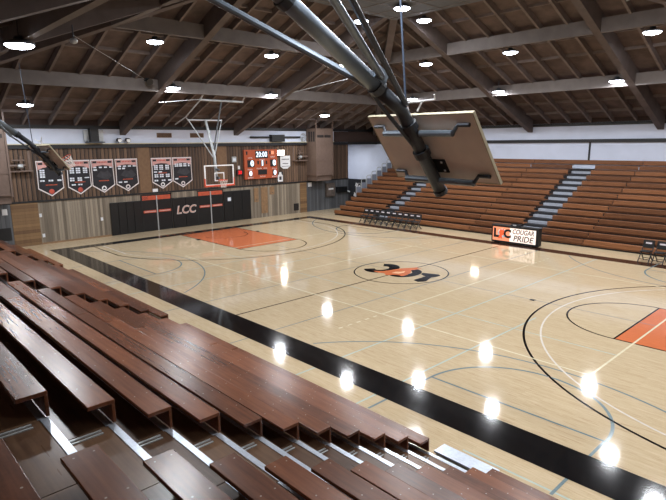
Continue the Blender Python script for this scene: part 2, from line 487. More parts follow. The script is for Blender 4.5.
# rails and trims
struct(MB().box(WL-.02, WL+.12, YN, YF, 4.85, 5.05).build('trim_1', 'rail'))
struct(MB().box(WL-.02, WL+.16, YN, 20.1, 5.05, 5.10).build('trim_2', 'cream'))
struct(MB().box(WL-.02, WL+.05, YN, 21.72, 2.18, 2.27).build('trim_3', 'rail'))
struct(MB().box(WL-.02, WL+.08, YN, YF, 5.85, 6.02).build('trim_4', 'rail'))
struct(MB().box(-20.6, WR, YF-.08, YF, 5.85, 6.02).build('trim_5', 'rail'))
struct(MB().box(WL+.12, WR, YF-.12, YF, 4.87, 5.06).build('trim_6', 'rail'))
# recess beyond the left wall
struct(MB().box(-20.85, -20.6, 17, YF+.25, 0, 6.5).build('wall_recess', 'white_wall'))
struct(MB().box(-20.6, WL-T, 20.0, 20.2, 0, 6.5).build('wall_recess_side', 'white_wall'))
struct(MB().box(-20.6, WL-T, 20.2, YF, 4.95, 5.1).build('ceiling_recess', 'plain_wall'))
# far wall: white above the bleachers, split by a black post
wf = struct(MB().box(-20.6, WR, YF, YF+T, 0, 6.6).build('wall_far', 'white_wall'))
MB().box(-0.04, 0.06, YF-.04, YF, 3.6, 4.87).build('post', 'rail', wf)
MB().box(-20.55, -14.5, YF-.06, YF, 0, 1.93).build('black_partition', 'black', wf)
for xx, zz in ((-19.4, 1.35), (-19.05, 1.15), (-17.9, 1.45), (-19.6, .5)): MB().prism([(xx, YF-.061, zz), (xx+.25, YF-.061, zz-.12), (xx+.38, YF-.061, zz+.12), (xx+.12, YF-.061, zz+.3)], (0, -.004, 0)).build('pale_patch', 'paper', wf)  # small irregular white patches on the black partition
MB().box(WL, -14.2, YF-.05, YF, 5.06, 5.84).box(WL, WR, YF-.04, YF, 6.03, 6.5).build('brown_cladding', 'dark_brown', wf)
struct(MB().box(WR, WR+T, YN, YF, 0, 6.6).build('wall_right', 'plain_wall'))
struct(MB().box(WL-T, WR, YN-T, YN, 0, 6.6).build('wall_near', 'plain_wall'))

# ------------------------------------------------------------------ roof: four-sided hipped timber roof around a flat centre panel
def zb(d): return 5.52 + 0.395*(17.07 - d)
DK = 0.78
ce = MB()
for (a, bq) in (((-1,-1),(-1,1)), ((-1,1),(1,1)), ((1,1),(1,-1)), ((1,-1),(-1,-1))):
    o, i = 17.5, 3.5
    ce.add([(a[0]*o, YC+a[1]*o, zb(o)+DK), (bq[0]*o, YC+bq[1]*o, zb(o)+DK), (bq[0]*i, YC+bq[1]*i, zb(i)+DK), (a[0]*i, YC+a[1]*i, zb(i)+DK)], [(0,1,2,3)])
ce.rect(-3.6, 3.6, YC-3.6, YC+3.6, zb(3.5)+DK)
ceil = struct(ce.build('ceiling', 'roof_deck'))
MB().box(-3.95, 3.95, YC-3.95, YC+3.95, 10.48, 10.6).build('centre_panel', 'panel', ceil)
g = MB()
for i in range(-3, 4):
    g.box(i*1.2-.02, i*1.2+.02, YC-3.9, YC+3.9, 10.465, 10.48); g.box(-3.9, 3.9, YC+i*1.2-.02, YC+i*1.2+.02, 10.465, 10.48)
g.build('panel_batten', 'purlin', ceil)
def rot(face, lat, d, z):    # face 0 left, 1 far, 2 right, 3 near ; lat along the wall, d distance from the centre
    if face == 0: return (-d, YC+lat, z)
    if face == 1: return (lat, YC+d, z)
    if face == 2: return (d, YC+lat, z)
    return (lat, YC-d, z)
def sloped(mb, face, lat, d0, d1, w, zlo, zhi):     # timber along the slope, zlo/zhi above the beam-bottom plane
    pts = []
    for s in (-w/2, w/2):
        for d, zz in ((d0, zlo), (d1, zlo), (d1, zhi), (d0, zhi)):
            pts.append(rot(face, lat+s, d, zb(d)+zz))
    mb.add(pts, [(0,1,2,3),(7,6,5,4),(0,4,5,1),(1,5,6,2),(2,6,7,3),(3,7,4,0)])
for face in range(4):
    for lat in (-3.7, 3.7):
        m_ = MB(); sloped(m_, face, lat, 17.05, 3.8, 0.32, 0.0, DK-.01); m_.build('main_beam', 'beam', ceil)
    for d in (7.62, 12.1):
        for (l0, l1) in ((-d, -3.86), (-3.54, 3.54), (3.86, d)):
            m_ = MB()
            lo, hi = .0, .56
            p = [rot(face, l0, d+.09, zb(d)+lo), rot(face, l1, d+.09, zb(d)+lo), rot(face, l1, d-.09, zb(d)+lo), rot(face, l0, d-.09, zb(d)+lo),
                 rot(face, l0, d+.09, zb(d)+hi), rot(face, l1, d+.09, zb(d)+hi), rot(face, l1, d-.09, zb(d)+hi), rot(face, l0, d-.09, zb(d)+hi)]
            m_.add(p, [(0,1,2,3),(4,5,6,7),(0,1,5,4),(1,2,6,5),(2,3,7,6),(3,0,4,7)])
            m_.build('purlin', 'purlin', ceil)
for sx in (-1, 1):
    for sy in (-1, 1):
        m_ = MB(); d0, d1 = 17.05, 3.8; w = .17
        n = Vector((-sy, sx, 0)).normalized()*w if True else None
        pts = []
        for s in (-1, 1):
            for d, zz in ((d0, 0), (d1, 0), (d1, DK-.02), (d0, DK-.02)):
                pts.append(Vector((sx*d, YC+sy*d, zb(d)+zz)) + n*s)
        m_.add(pts, [(0,1,2,3),(7,6,5,4),(0,4,5,1),(1,5,6,2),(2,6,7,3),(3,7,4,0)])
        m_.build('hip_beam', 'beam', ceil)
hidden = MB()
SP = 7.4/6
for face in range(4):
    for i in range(-13, 14):
        lat = i*SP
        if abs(abs(lat) - 3.7) < .3: continue
        d1 = max(abs(lat)+.15, 3.95)
        if d1 > 16.6: continue
        if face in (0, 1): 
            m_ = MB(); sloped(m_, face, lat, 17.05, d1, 0.105,   .48, DK-.005); m_.build('rafter', 'rafter', ceil)
        else: sloped(hidden, face, lat, 17.05, d1, 0.105,   .48, DK-.005)
o = hidden.build('rafter', 'rafter', ceil); o['kind'] = 'stuff'
# cross battens between the rafters (deck joints)
for face in range(4):
    bt = MB()
    for d in (5.0, 6.3, 8.9, 10.3, 13.4, 14.8, 16.1):
        bt.add([rot(face, -d, d+.03, zb(d+.03)+DK), rot(face, d, d+.03, zb(d+.03)+DK), rot(face, d, d-.03, zb(d-.03)+DK), rot(face, -d, d-.03, zb(d-.03)+DK),
                rot(face, -d, d+.03, zb(d+.03)+DK-.13), rot(face, d, d+.03, zb(d+.03)+DK-.1), rot(face, d, d-.03, zb(d-.03)+DK-.13), rot(face, -d, d-.03, zb(d-.03)+DK-.13)],
               [(0,1,2,3),(4,5,6,7),(0,1,5,4),(1,2,6,5),(2,3,7,6),(3,0,4,7)])
    bt.build('deck_batten', 'rafter', ceil)

# ------------------------------------------------------------------ high bay lights
def make_light():
    t = thing('high_bay_light', '', 'ceiling light', (0, 0, 0), 'round white lights hung under the roof')
    MB().lathe((0,0,0), [(.33,.0),(.34,.05),(.24,.09),(.13,.12),(.10,.2)], 24).build('housing', 'steel_dark', t)
    MB().lathe((0,0,0), [(.10,-.09),(.24,-.065),(.315,-.02),(.32,.0)], 24).build('lens', 'lens', t)
    MB().tube([(0,0,.2),(0,0,.62)], .012, 6).build('hanger', 'steel_dark', t)
    return t
lights = []
for (x, y, z, lab) in [
    # left slope
    (-11.62, 4.48, 7.66, 'round ceiling light on the left slope, under the shadowed beam above the banners'),
    (-11.7, 10.42, 7.64, 'round ceiling light glaring on the beam above the orange scoreboard'),
    (-13.9, 16.4, 6.78, 'round ceiling light above the tan air cabinet beside the scoreboard'),
    (-13.9, -1.45, 6.78, 'round ceiling light above the left tan air cabinet by the folded far hoop'),
    (-8.18, 2.03, 9.02, 'round ceiling light just below the upper purlin at upper left'),
    (-8.1, 7.75, 9.04, 'round ceiling light above the left glass backboard, behind the grey brace pipe'),
    (-8.16, 12.68, 9.04, 'round ceiling light on the left slope hidden behind the big mast pipe'),
    (-4.72, 10.3, 10.36, 'round ceiling light at the top edge beside the beam, left of the mast pipes'),
    # far slope
    (-8.95, 19.38, 7.66, 'round ceiling light just above the big tan backboard'),
    (-2.93, 19.35, 7.67, 'round ceiling light in the corner of beam and lower purlin, lighting the beam'),
    (3.2, 19.3, 7.7, 'round ceiling light at the right end of the lower far purlin'),
    (9.1, 19.38, 7.66, 'round ceiling light over the far bleachers, right end of the lower row'),
    (-5.25, 15.83, 9.06, 'round ceiling light right of the mast pipes below the flat panel'),
    (-.38, 15.85, 9.06, 'round ceiling light below the upper far purlin, middle of the upper row'),
    (5.6, 15.82, 9.08, 'round ceiling light at the upper right edge of the picture'),
    (-2.8, 12.4, 10.38, 'round ceiling light just right of the flat panel at the top'),
    # flat panel
    (-1.9, 9.75, 10.34, 'round ceiling light on the flat grey centre panel'),
    # near-left corner slope
    (-1.85, -4.5, 7.36, 'large glaring ceiling light at the upper left edge, under the dark hip beam'),
    # slopes over and behind the viewer
    (11.7, 4.6, 7.66, ''), (11.7, 10.9, 7.66, ''), (8.1, 2.03, 9.04, ''), (8.1, 7.75, 9.04, ''), (8.1, 13.4, 9.04, ''),
    (13.9, -1.4, 6.78, ''), (13.9, 16.6, 6.78, ''), (3.6, -3.9, 7.66, ''), (9.0, -3.9, 7.66, ''), (-9.0, -3.9, 7.66, ''),
    (5.6, -.35, 9.04, ''), (4.7, 10.3, 10.36, ''), (4.7, 5.1, 10.36, ''),
    (1.9, 5.75, 10.34, '')]:
    lights.append((x, y, z, lab))
proto = make_light()
for i, (x, y, z, lab) in enumerate(lights):
    o = proto if i == 0 else copy_thing(proto, (x, y, z))
    o.location = (x, y, z)
    o['label'] = lab or 'round white ceiling light under the roof, outside the picture'
    la = bpy.data.lights.new('bay_lamp', 'AREA'); la.shape = 'DISK'; la.size = 0.5; la.energy = 150
    la.color = (0.95, 0.97, 1.0)
    lo = bpy.data.objects.new('bay_lamp', la); COL.objects.link(lo); lo.location = (x, y, z - .085)

# ------------------------------------------------------------------ bleachers
def plank(k, xa, xb, y0, sg, run, z0, rise, parent, mat, depth=.24, nose=.225):
    y = y0 + sg*run*k; z = z0 + rise*k
    m_ = MB(); g_ = .012 if sg < 0 else .022
    m_.box(xa+g_, xb-g_, y, y+sg*depth, z-.04, z)
    m_.box(xa+g_, xb-g_, y, y+sg*.03, z-nose, z-.041)
    return m_.build('seat_plank', mat, parent, bevel=.006)

DECK = .235
def bank(name, label, segs, rows, y0, sg, run, z0, rise, bench, deckmat, group, nose=.225, topsegs=None, xr=None, ends=True):
    xa, xb = xr or (segs[0][0], segs[-1][1])
    t = thing(name, label, 'bleachers', ((xa+xb)/2, y0, 0), group)
    for k in range(rows):
        sgm = topsegs if (topsegs and k == rows-1) else segs
        for (a, b_) in sgm: plank(k, a, b_, y0, sg, run, z0, rise, t, bench, nose=nose)
        y = y0 + sg*run*k; z = z0 + rise*k - DECK
        m_ = MB(); m_.box(xa+.01, xb-.01, y+sg*.05, y+sg*(run+(.05 if k < rows-1 else -.06)), z-.03, z); m_.build('foot_deck', deckmat, t)
        m_ = MB(); m_.box(xa+.02, xb-.02, y+sg*.06, y+sg*.085, max(z-rise, 0.0), z-.031); m_.build('void_shade', 'void_shade', t)  # added dark sheet: shade of the open gap under the seats
        if sg < 0: MB().box(xa+.01, xb-.01, y+sg*.035, y+sg*.1, z+.0005, z+.006).build('nosing', 'alu', t)
    if ends:
        for x in (xa+.05, xb-.05):
            m_ = MB(); pts = [(x, y0+sg*.1, 0)]
            for k in range(rows):
                y = y0 + sg*run*k; z = z0 + rise*k - .28
                pts += [(x, y+sg*.1, z), (x, y+sg*(run+(.1 if k < rows-1 else -.08)), z)]
            pts.append((x, y0+sg*(run*rows-.08), 0))
            m_.prism(pts, (.02, 0, 0)); m_.build('side_panel', 'void_shade', t)
    return t
def aisle(name, label, xa, xb, rows, y0, sg, run, z0, rise, group, pale=False):
    t = thing(name, label, 'bleacher aisle', ((xa+xb)/2, y0, 0), group)
    for k in range(rows):
        y = y0 + sg*run*k; z = z0 + rise*k - DECK
        if pale:
            MB().box(xa, xb, y+sg*.05, y+sg*(run+(.04 if k < rows-1 else -.06)), z-.03, z).build('step_tread', 'step_black', t)
            if k: MB().box(xa+.02, xb-.02, y-sg*.16, y+sg*.049, z-rise+.001, z-rise*.5).build('half_step', 'step_grey', t)
            MB().box(xa, xb, y+sg*.05, y+sg*.08, max(z-rise+.002, .01), z-.031).build('step_riser', 'step_black', t)
        else:
            MB().box(xa, xb, y+sg*.05, y+sg*(run+.05), z-.03, z).build('foot_deck', 'near_deck', t)
            MB().box(xa, xb, y+sg*.06, y+sg*.085, max(z-rise, 0), z-.031).build('void_shade', 'void_shade', t)  # same added dark sheet, standing for shade below the deck
            MB().box(xa, xb, y+sg*.02, y+sg*.085, z+.0005, z+.008).build('nosing', 'alu', t)
            MB().box(xa+.03, xa+.055, y+sg*.16, y+sg*(run+.02), z+.0005, z+.012).box(xa-.035+.12, xa+.105, y+sg*.16, y+sg*(run+.02), z+.0005, z+.01).build('edge_strip', 'steel_pale', t)
    return t
NY, NRUN, NZ, NRISE = -1.8605, .5375, .33, .2659
FY, FRUN, FZ, FRISE = 17.562, .5657, .3355, .2694
NG = 'chestnut bleacher sections on the near side'; FG = 'orange brown bleacher sections along the far wall'
nb = dict(y0=NY, sg=-1, run=NRUN, z0=NZ, rise=NRISE)
bank('bleacher_section', 'near chestnut bleacher section at far left, beyond the second stair gap', [(-14.33, -9.6)], 13, bench='near_bench', deckmat='near_deck', group=NG, **nb)
bank('bleacher_section', 'near chestnut bleacher section between the two stepped gaps at left', [(-8.45, -3.3), (-3.3, -.55)], 13, bench='near_bench', deckmat='near_deck', group=NG, **nb)
bank('bleacher_section', 'long near chestnut bleacher section filling the middle foreground, ending at the aluminium-edged aisle', [(.45, 2.95), (2.95, 8.44)], 13, bench='near_bench', deckmat='near_deck', group=NG, **nb)
bank('bleacher_section', 'near chestnut bleacher section at the bottom edge, right of the aluminium-edged aisle', [(9.54, 14.33)], 12, bench='near_bench', deckmat='near_deck', group=NG, **nb)
AG = 'deck aisles of the near bleachers'
aisle('bleacher_aisle', 'brown deck aisle with bright aluminium edges in the foreground', 8.44, 9.54, 12, group=AG, **nb)
aisle('bleacher_aisle', 'dark gap of stepped aisle in the near bleachers opposite midcourt', -.55, .45, 13, group=AG, **nb)
aisle('bleacher_aisle', 'dark gap of stepped aisle in the near bleachers at far left', -9.6, -8.45, 13, group=AG, **nb)
# low metal step at the foot of the foreground aisle
t = thing('aisle_step', 'low pale metal step on the floor at the foot of the foreground aisle', 'step', (9, -1.7, 0))
MB().box(8.5, 9.5, -1.83, -1.55, .1, .13).build('tread', 'alu', t)
MB().box(8.52, 9.48, -1.81, -1.78, 0, .1).box(8.52, 9.48, -1.6, -1.57, 0, .1).build('frame', 'steel_pale', t)
fb = dict(y0=FY, sg=1, run=FRUN, z0=FZ, rise=FRISE)
bank('bleacher_section', 'far orange-brown bleacher section left of the stairs behind the chair row', [(-14.33, -10.48)], 13, bench='far_bench', deckmat='far_bench', group=FG, nose=.21, **fb)
bank('bleacher_section', 'far orange-brown bleacher section behind the big backboard, between the two stairs', [(-9.36, -3.3), (-3.3, -.67)], 13, bench='far_bench', deckmat='far_bench', group=FG, nose=.21, **fb)
bank('bleacher_section', 'far orange-brown bleacher section right of the stairs by the lit table', [(.6, 2.96), (2.96, 9.22), (9.22, 14.33)], 13, bench='far_bench', deckmat='far_bench', group=FG, nose=.21, **fb)
FA = 'grey and black stairs of the far bleachers'
aisle('bleacher_aisle', 'grey and black stairs climbing the far bleachers behind the big backboard', -10.47, -9.37, 13, group=FA, pale=True, **fb)
aisle('bleacher_aisle', 'grey and black stairs climbing the far bleachers behind the lit table', -.66, .59, 13, group=FA, pale=True, **fb)
t = thing('bleacher_top_rail', 'brown backboard planks along the top of the far bleachers', 'bench back', (0, YF-.15, 3.6))
for a, b_ in ((-14.33, -9.4), (-9.4, -3.33), (-3.33, 3.0), (3.0, 9.25), (9.25, 14.33)):
    MB().box(a+.012, b_-.012, YF-.1, YF-.05, 3.6, 3.84).build('back_plank', 'far_bench', t)
# end guards of the far bleachers
for i, k in enumerate(range(4, 13)):
    y = FY + FRUN*k; z = FZ + FRISE*k; x = -14.37
    t = thing('end_guard', '', 'guard rail', (x, y, z), 'grey hooped guards along the left end of the far bleachers')
    t['label'] = 'grey hooped guard on the left end of the far bleachers, %s' % ('lowest one' if i == 0 else 'topmost one' if i == 8 else '%s from the bottom' % ['', 'second', 'third', 'fourth', 'fifth', 'sixth', 'seventh', 'eighth'][i])
    MB().box(x-.02, x+.02, y+.04, y+FRUN-.06, z-.3, z+.42).build('panel', 'guard', t)
    MB().box(x-.03, -14.25, y+.1, y+FRUN-.1, z-DECK+.001, z-DECK+.02).build('foot_plate', 'guard', t)
    MB().tube([(x, y+.03, z-.3), (x, y+.03, z+.58), (x, y+.09, z+.66), (x, y+FRUN-.12, z+.66), (x, y+FRUN-.05, z+.58), (x, y+FRUN-.05, z-.3)], .024, 8).build('hoop', 'steel_pale', t)

# ------------------------------------------------------------------ wall pads and doors on the left wall
def pad(y0, y1, z1, label, n=2):
    t = thing('wall_pad', label, 'wall pad', (WL+.05, (y0+y1)/2, 0), 'black wall pads under the left basket')
    w = (y1-y0)/n
    for i in range(n):
        MB().box(WL+.03, WL+.09, y0+i*w+.006, y0+(i+1)*w-.006, .06, z1).build('cushion', 'pad', t, bevel=.015)
    MB().box(WL+.03, WL+.075, y0, y1, .01, .058).build('base_board', 'black', t)
    return t
pad(2.97, 4.76, 1.84, 'black padded wall panel left of the orange-topped double doors', 4)
lp = pad(6.7, 8.4, 1.82, 'black wall pad with white-edged LCC letters between the double doors', 2)
text_mesh('lettering', 'LCC', .68, (WL+.099, 7.56, 1.06), (0,1,0), (0,0,1), flat('dummy', (1,1,1)) and 'banner_white', lp, .004, .2, .018)
text_mesh('lettering', 'LCC', .66, (WL+.105, 7.56, 1.06), (0,1,0), (0,0,1), 'orange_dull', lp, .004, .2, .0, )
M['peach'] = flat('peach_print', (196, 150, 130), .6)
for o in list(lp.children):
    if o.name.startswith('lettering') and o.data.materials[0] == M['orange_dull']: o.data.materials[0] = M['peach']
rp = pad(10.28, 12.38, 1.98, 'wide black wall pad right of the double doors, with a small grey sticker', 3)
MB().box(WL+.09, WL+.094, 10.52, 10.86, 1.3, 1.62).build('sticker', 'steel_dark', rp)
MB().box(WL+.094, WL+.096, 10.57, 10.81, 1.35, 1.57).build('sticker_print', 'banner_grey', rp)
def double_door(n, y0, y1):
    ym = (y0+y1)/2
    t = thing('door_%d' % n, '', '', (WL, ym, 0), kind='structure')
    MB().box(WL, WL+.05, y0, y0+.06, 0, 2.14).box(WL, WL+.05, y1-.06, y1, 0, 2.14).box(WL, WL+.05, y0, y1, 2.08, 2.14).build('door_frame', 'black', t)
    for a, b_ in ((y0+.07, ym-.035), (ym+.035, y1-.07)):
        lf = MB().box(WL+.01, WL+.045, a, b_, .01, 1.82).build('door_leaf', 'pad', t)
        MB().box(WL+.046, WL+.075, a+.04, b_-.02, 1.08, 1.22).build('push_bar', 'orange_dull', lf)
        MB().box(WL+.076, WL+.08, a+.1, b_-.08, 1.12, 1.18).build('push_bar_print', 'pink', lf)
        MB().box(WL+.012, WL+.05, a, b_, 1.83, 2.07).build('transom', 'orange_dull', t)
    MB().box(WL+.02, WL+.075, ym-.03, ym+.03, 0, 2.08).build('mullion', 'steel_pale', t)
    return t
d1 = double_door(1, 4.78, 6.68); double_door(2, 8.41, 10.26)
text_mesh('transom_lettering', 'LCC', .2, (WL+.055, 5.02, 1.95), (0,1,0), (0,0,1), 'ink', d1, .002, .15, .004)
t = struct(MB().box(WL+.03, WL+.06, 6.68, 8.41, 1.84, 2.17).build('trim_7', 'pale_boards'))
struct(MB().box(WL, WL+.04, -.6, 2.95, 0, .08).build('baseboard_left', 'tan_wood'))

# ------------------------------------------------------------------ banners
def banner(y0, y1, lab, rows, orange_v, ball, shape=False):
    zt, zs, ztip = 4.24, 2.83, 2.43; x = WL+.045; ym = (y0+y1)/2; h = zt-ztip; w = y1-y0
    t = thing('championship_banner', lab, 'banner', (x, ym, zt), 'shield banners on the left wall')
    P = lambda u, v, dx=0: (x+dx, y0+u*w, zt-v*h)
    out = [P(0,0),P(1,0),P(.985,.3),(x,y1,zs),(x,ym,ztip),(x,y0,zs),P(.015,.3)]
    MB().prism(out, (.012,0,0)).build('trim', 'banner_white', t)
    c = Vector((x, ym, (zt+zs)/2-.1)); 
    inn = [c + (Vector(p)-c)*.93 + Vector((.0125,0,0)) for p in out]
    MB().prism(inn, (.004,0,0)).build('field', 'banner_black', t)
    inn2 = [P(.05,.035,.017),P(.95,.035,.017),P(.945,.25,.017),P(.75,.19,.017),P(.5,.17,.017),P(.25,.19,.017),P(.055,.25,.017)]
    MB().prism(inn2, (.003,0,0)).build('header', 'pink', t)
    for a, b_ in ((.08,.26),(.74,.92)):
        MB().prism([P(a,.05,.0205),P(b_,.05,.0205),P(b_,.11,.0205),P(a,.11,.0205)], (.002,0,0)).build('header_corner', 'banner_black', t)
    m_ = MB(); u = .3
    while u < .68:
        m_.prism([P(u,.065,.0205),P(u+.05,.065,.0205),P(u+.05,.105,.0205),P(u,.105,.0205)], (.002,0,0)); u += .07
    m_.build('header_lettering', 'red', t)
    if shape:
        MB().prism([P(a,b_,.017) for a,b_ in ((.2,.5),(.4,.34),(.58,.38),(.72,.33),(.9,.5),(.7,.6),(.45,.56))], (.002,0,0)).build('faint_print', 'map_grey', t)
    for (v, us, wd, hh) in rows:
        for u in us: MB().prism([P(u,v,.017),P(u+wd,v,.017),P(u+wd,v+hh,.017),P(u,v+hh,.017)], (.003,0,0)).build('name_plate', 'banner_grey', t)
    m_ = MB(); u = .3
    while u < .72:
        m_.prism([P(u,orange_v,.0175),P(u+.035,orange_v,.0175),P(u+.035,orange_v+.03,.0175),P(u,orange_v+.03,.0175)], (.002,0,0)); u += .05
    m_.build('orange_lettering', 'orange_dull', t)
    m_ = MB(); m_.prism([(x+.017, ym+.13*math.cos(a*PI/12), zt-.86*h+.13*math.sin(a*PI/12)) for a in range(24)], (.004,0,0))
    em = m_.build('emblem', ball, t)
    m_ = MB(); m_.prism([(x+.0215, ym+a, zt-.86*h+b_) for a, b_ in ((-.09,-.05),(.09,-.05),(.03,.07),(-.03,.07))], (.002,0,0))
    m_.build('emblem_print', 'banner_black' if ball != 'red' else 'orange_dull', em)
    return t
g3 = lambda v, cols: [(v, cols, .085, .045), (v+.06, cols, .085, .045)]
c3 = [.12,.22,.38,.48,.68,.78]
banner(-.52, .72, 'leftmost shield banner, partly behind the folded far hoop, red ball at its tip',
       g3(.24,[.12,.22]) + g3(.36,[.12,.22]) + [(.53,[.1,.19,.42,.52,.76,.84],.08,.045)], .66, 'red')
banner(.92, 2.12, 'shield banner second from left, full of white name plates, red ball at its tip',
       g3(.22,c3) + [(.34,c3,.085,.04)] + g3(.5,[.1,.2,.42,.52]) + [(.5,[.72,.82],.1,.03),(.69,[.15,.24,.42,.52],.08,.04)], .62, 'red')
banner(2.16, 3.38, 'third shield banner from left, one row of plates over a faint map, white ball',
       [(.215,[.1,.34,.57,.8],.13,.04),(.285,[.1],.15,.045)], .62, 'white', True)
banner(3.46, 4.74, 'fourth shield banner from left, just left of the brown pilaster',
       [(.205,[.12,.34,.56,.78],.14,.04),(.27,[.12,.3],.13,.045),(.69,[.1,.34],.15,.04)], .61, 'banner_white', True)
banner(5.56, 6.82, 'shield banner just right of the brown pilaster, crowded with white plates',
       g3(.23,c3) + [(.35,c3,.085,.03),(.43,[.1,.34],.16,.04)] + g3(.52,c3) + [(.7,[.1,.2,.46,.56,.78,.86],.08,.05)], .47, 'white')
banner(6.87, 8.14, 'shield banner nearest the glass backboard, four plates over a faint map',
       g3(.2,[.12,.22,.34,.42,.56,.64,.8]) + [(.68,[.1],.16,.045)], .63, 'banner_white', True)

# ------------------------------------------------------------------ scoreboard and small things on the left wall
t = thing('scoreboard', 'orange scoreboard on the left wall showing 20:00 in white lights', 'scoreboard', (WL+.03, 13.3, 3.63))
MB().box(WL+.03, WL+.16, 11.93, 14.65, 2.67, 4.6).build('cabinet', 'orange', t, bevel=.01)
X = WL+.162
def win(y0, y1, z0, z1, mat='black', nm='display'): return MB().box(X, X+.006, y0, y1, z0, z1).build(nm, mat, t)
win(12.82, 13.86, 4.02, 4.52)
text_mesh('clock_digits', '20:00', .5, (X+.01, 13.33, 4.27), (0,1,0), (0,0,1), 'digit', t, .004, .0, .004, space=1.12, sx=.74)
for y0, y1, z0, z1, s, yy, szz in ((12.16, 12.72, 3.45, 3.92, '0', 12.54, .5), (14.03, 14.52, 3.45, 3.92, '0', 14.38, .5),
                            (12.22, 12.52, 2.85, 3.2, '0', 12.4, .42), (14.22, 14.5, 2.85, 3.2, '0', 14.42, .42)):
    win(y0, y1, z0, z1); text_mesh('score_digit', s, szz, (X+.01, yy, (z0+z1)/2), (0,1,0), (0,0,1), 'digit', t, .004, 0, .02)
win(13.24, 13.5, 3.5, 3.86); text_mesh('period_digit', '1', .42, (X+.01, 13.38, 3.68), (0,1,0), (0,0,1), 'digit', t, .004, 0, .03)
for y0, y1 in ((12.96, 13.1), (13.66, 13.78)): win(y0, y1, 3.62, 3.86)
win(13.0, 13.74, 2.93, 3.27)
win(12.08, 12.2, 4.28, 4.5); win(13.98, 14.1, 4.28, 4.5)
MB().box(X+.002, X+.008, 14.14, 14.36, 4.28, 4.5).build('lit_number', 'sign_glow2', t)
for y, z, s in ((12.4, 4.06, 'HOME'), (14.26, 4.1, 'GUEST'), (13.36, 3.92, 'PERIOD'), (12.35, 3.3, 'FOULS'), (14.37, 3.3, 'FOULS'), (13.1, 3.35, 'PLAYER'), (13.62, 3.35, 'FOUL'),
                (12.37, 2.76, 'BONUS'), (14.36, 2.76, 'BONUS'), (13.37, 2.8, 'MATCH')):
    text_mesh('caption', s, .13, (X+.004, y, z), (0,1,0), (0,0,1), 'white', t, .002)
t = thing('shot_clock', 'black shot clock showing a red 30 beside the scoreboard', 'shot clock', (WL+.03, 11.56, 3.14))
MB().box(WL+.03, WL+.14, 11.34, 11.8, 2.96, 3.33).build('case', 'black', t)
text_mesh('digits', '30', .32, (WL+.146, 11.57, 3.14), (0,1,0), (0,0,1), 'red_digit', t, .003, 0, .004, sx=.9)
MB().box(WL+.03, WL+.08, 11.48, 11.62, 3.36, 3.58).build('sensor', 'paper', t)
t = thing('thermostat_box', 'small pale wall box above the shot clock', 'wall box', (WL+.03, 11.2, 4.0))
MB().box(WL+.03, WL+.1, 11.03, 11.38, 3.82, 4.18).build('case', 'steel_pale', t, bevel=.01)
MB().box(WL+.1, WL+.106, 11.1, 11.31, 3.9, 4.08).build('face_plate', 'banner_grey', t)
t = thing('flood_light', 'bright lit flood lamp box beside the scoreboard top', 'lamp', (WL+.03, 14.95, 4.35))
MB().box(WL+.03, WL+.16, 14.67, 15.3, 4.16, 4.56).build('case', 'steel_pale', t)
MB().box(WL+.16, WL+.17, 14.7, 15.27, 4.2, 4.52).build('lens', 'flood', t)
la = bpy.data.lights.new('flood_lamp', 'AREA'); la.shape = 'RECTANGLE'; la.size = .55; la.size_y = .3; la.energy = 40; la.color = (1, .93, .82)
lo = bpy.data.objects.new('flood_lamp', la); COL.objects.link(lo); lo.location = (WL+.2, 14.95, 4.36); lo.rotation_euler = (0, -PI/2, 0)
t = thing('shield_sign', 'white shield-shaped sign right of the scoreboard', 'sign', (WL+.03, 15.4, 3.7))
MB().prism([(WL+.03, y, z) for y, z in ((15.0,4.14),(15.86,4.14),(15.86,3.42),(15.6,3.24),(15.26,3.24),(15.0,3.42))], (.03,0,0)).build('board', 'paper', t)
m_ = MB()
for z, a, b_ in ((3.9,15.12,15.74),(3.6,15.2,15.7)):
    y = a
    while y < b_: m_.box(WL+.06, WL+.063, y, y+.06, z-.035, z+.035); y += .085
m_.box(WL+.06, WL+.063, 15.1, 15.78, 3.4, 3.43); m_.build('printing', 'ink', t)
t = thing('tall_sign', 'small white sign with black top and picture below the shield sign', 'sign', (WL+.03, 14.95, 2.7))
MB().box(WL+.03, WL+.05, 14.7, 15.22, 2.33, 3.05).build('board', 'ink', t)
MB().prism([(WL+.05, y, z) for y, z in ((14.74,2.36),(15.18,2.36),(15.18,2.8),(15.06,2.9),(15.06,3.02),(14.86,3.02),(14.86,2.9),(14.74,2.8))], (.004,0,0)).build('white_print', 'paper', t)
MB().box(WL+.0545, WL+.058, 14.86, 15.06, 2.48, 2.72).build('picture', 'map_grey', t)
o = MB().box(WL+.03, WL+.05, 5.54, 5.86, 2.28, 2.46).build('notice_card', 'paper'); tag(o, 'small white card on the wall below the banner right of the pilaster', 'card')
# shelf of pipes beside each air cabinet
def pipes(y0, s, lab):
    t = thing('pipe_bracket', lab, 'pipe fitting', (WL+.03, y0, 4.2))
    Y = lambda q: y0 + s*q
    MB().box(WL+.03, WL+.06, Y(0), Y(.12), 3.78, 4.75).box(WL+.03, WL+.35, Y(0), Y(1.18), 3.74, 3.8).build('bracket_board', 'hvac', t)
    MB().tube([(WL+.22, Y(.5), 3.8), (WL+.22, Y(.5), 4.5)], .05, 10).tube([(WL+.22, Y(.3), 4.3), (WL+.22, Y(.85), 4.3)], .04, 10).tube([(WL+.22, Y(.3), 4.05), (WL+.22, Y(1.2), 4.05)], .06, 10).build('pipe', 'hvac', t)
    MB().tube([(WL+.22, Y(.42), 4.02), (WL+.22, Y(.64), 4.02)], .11, 12).build('valve', 'steel_pale', t)
pipes(16.12, 1, 'tan pipes and valve on a wall bracket left of the far air cabinet')
pipes(-.72, -1, 'tan pipes and valve on a wall bracket behind the folded left hoop')
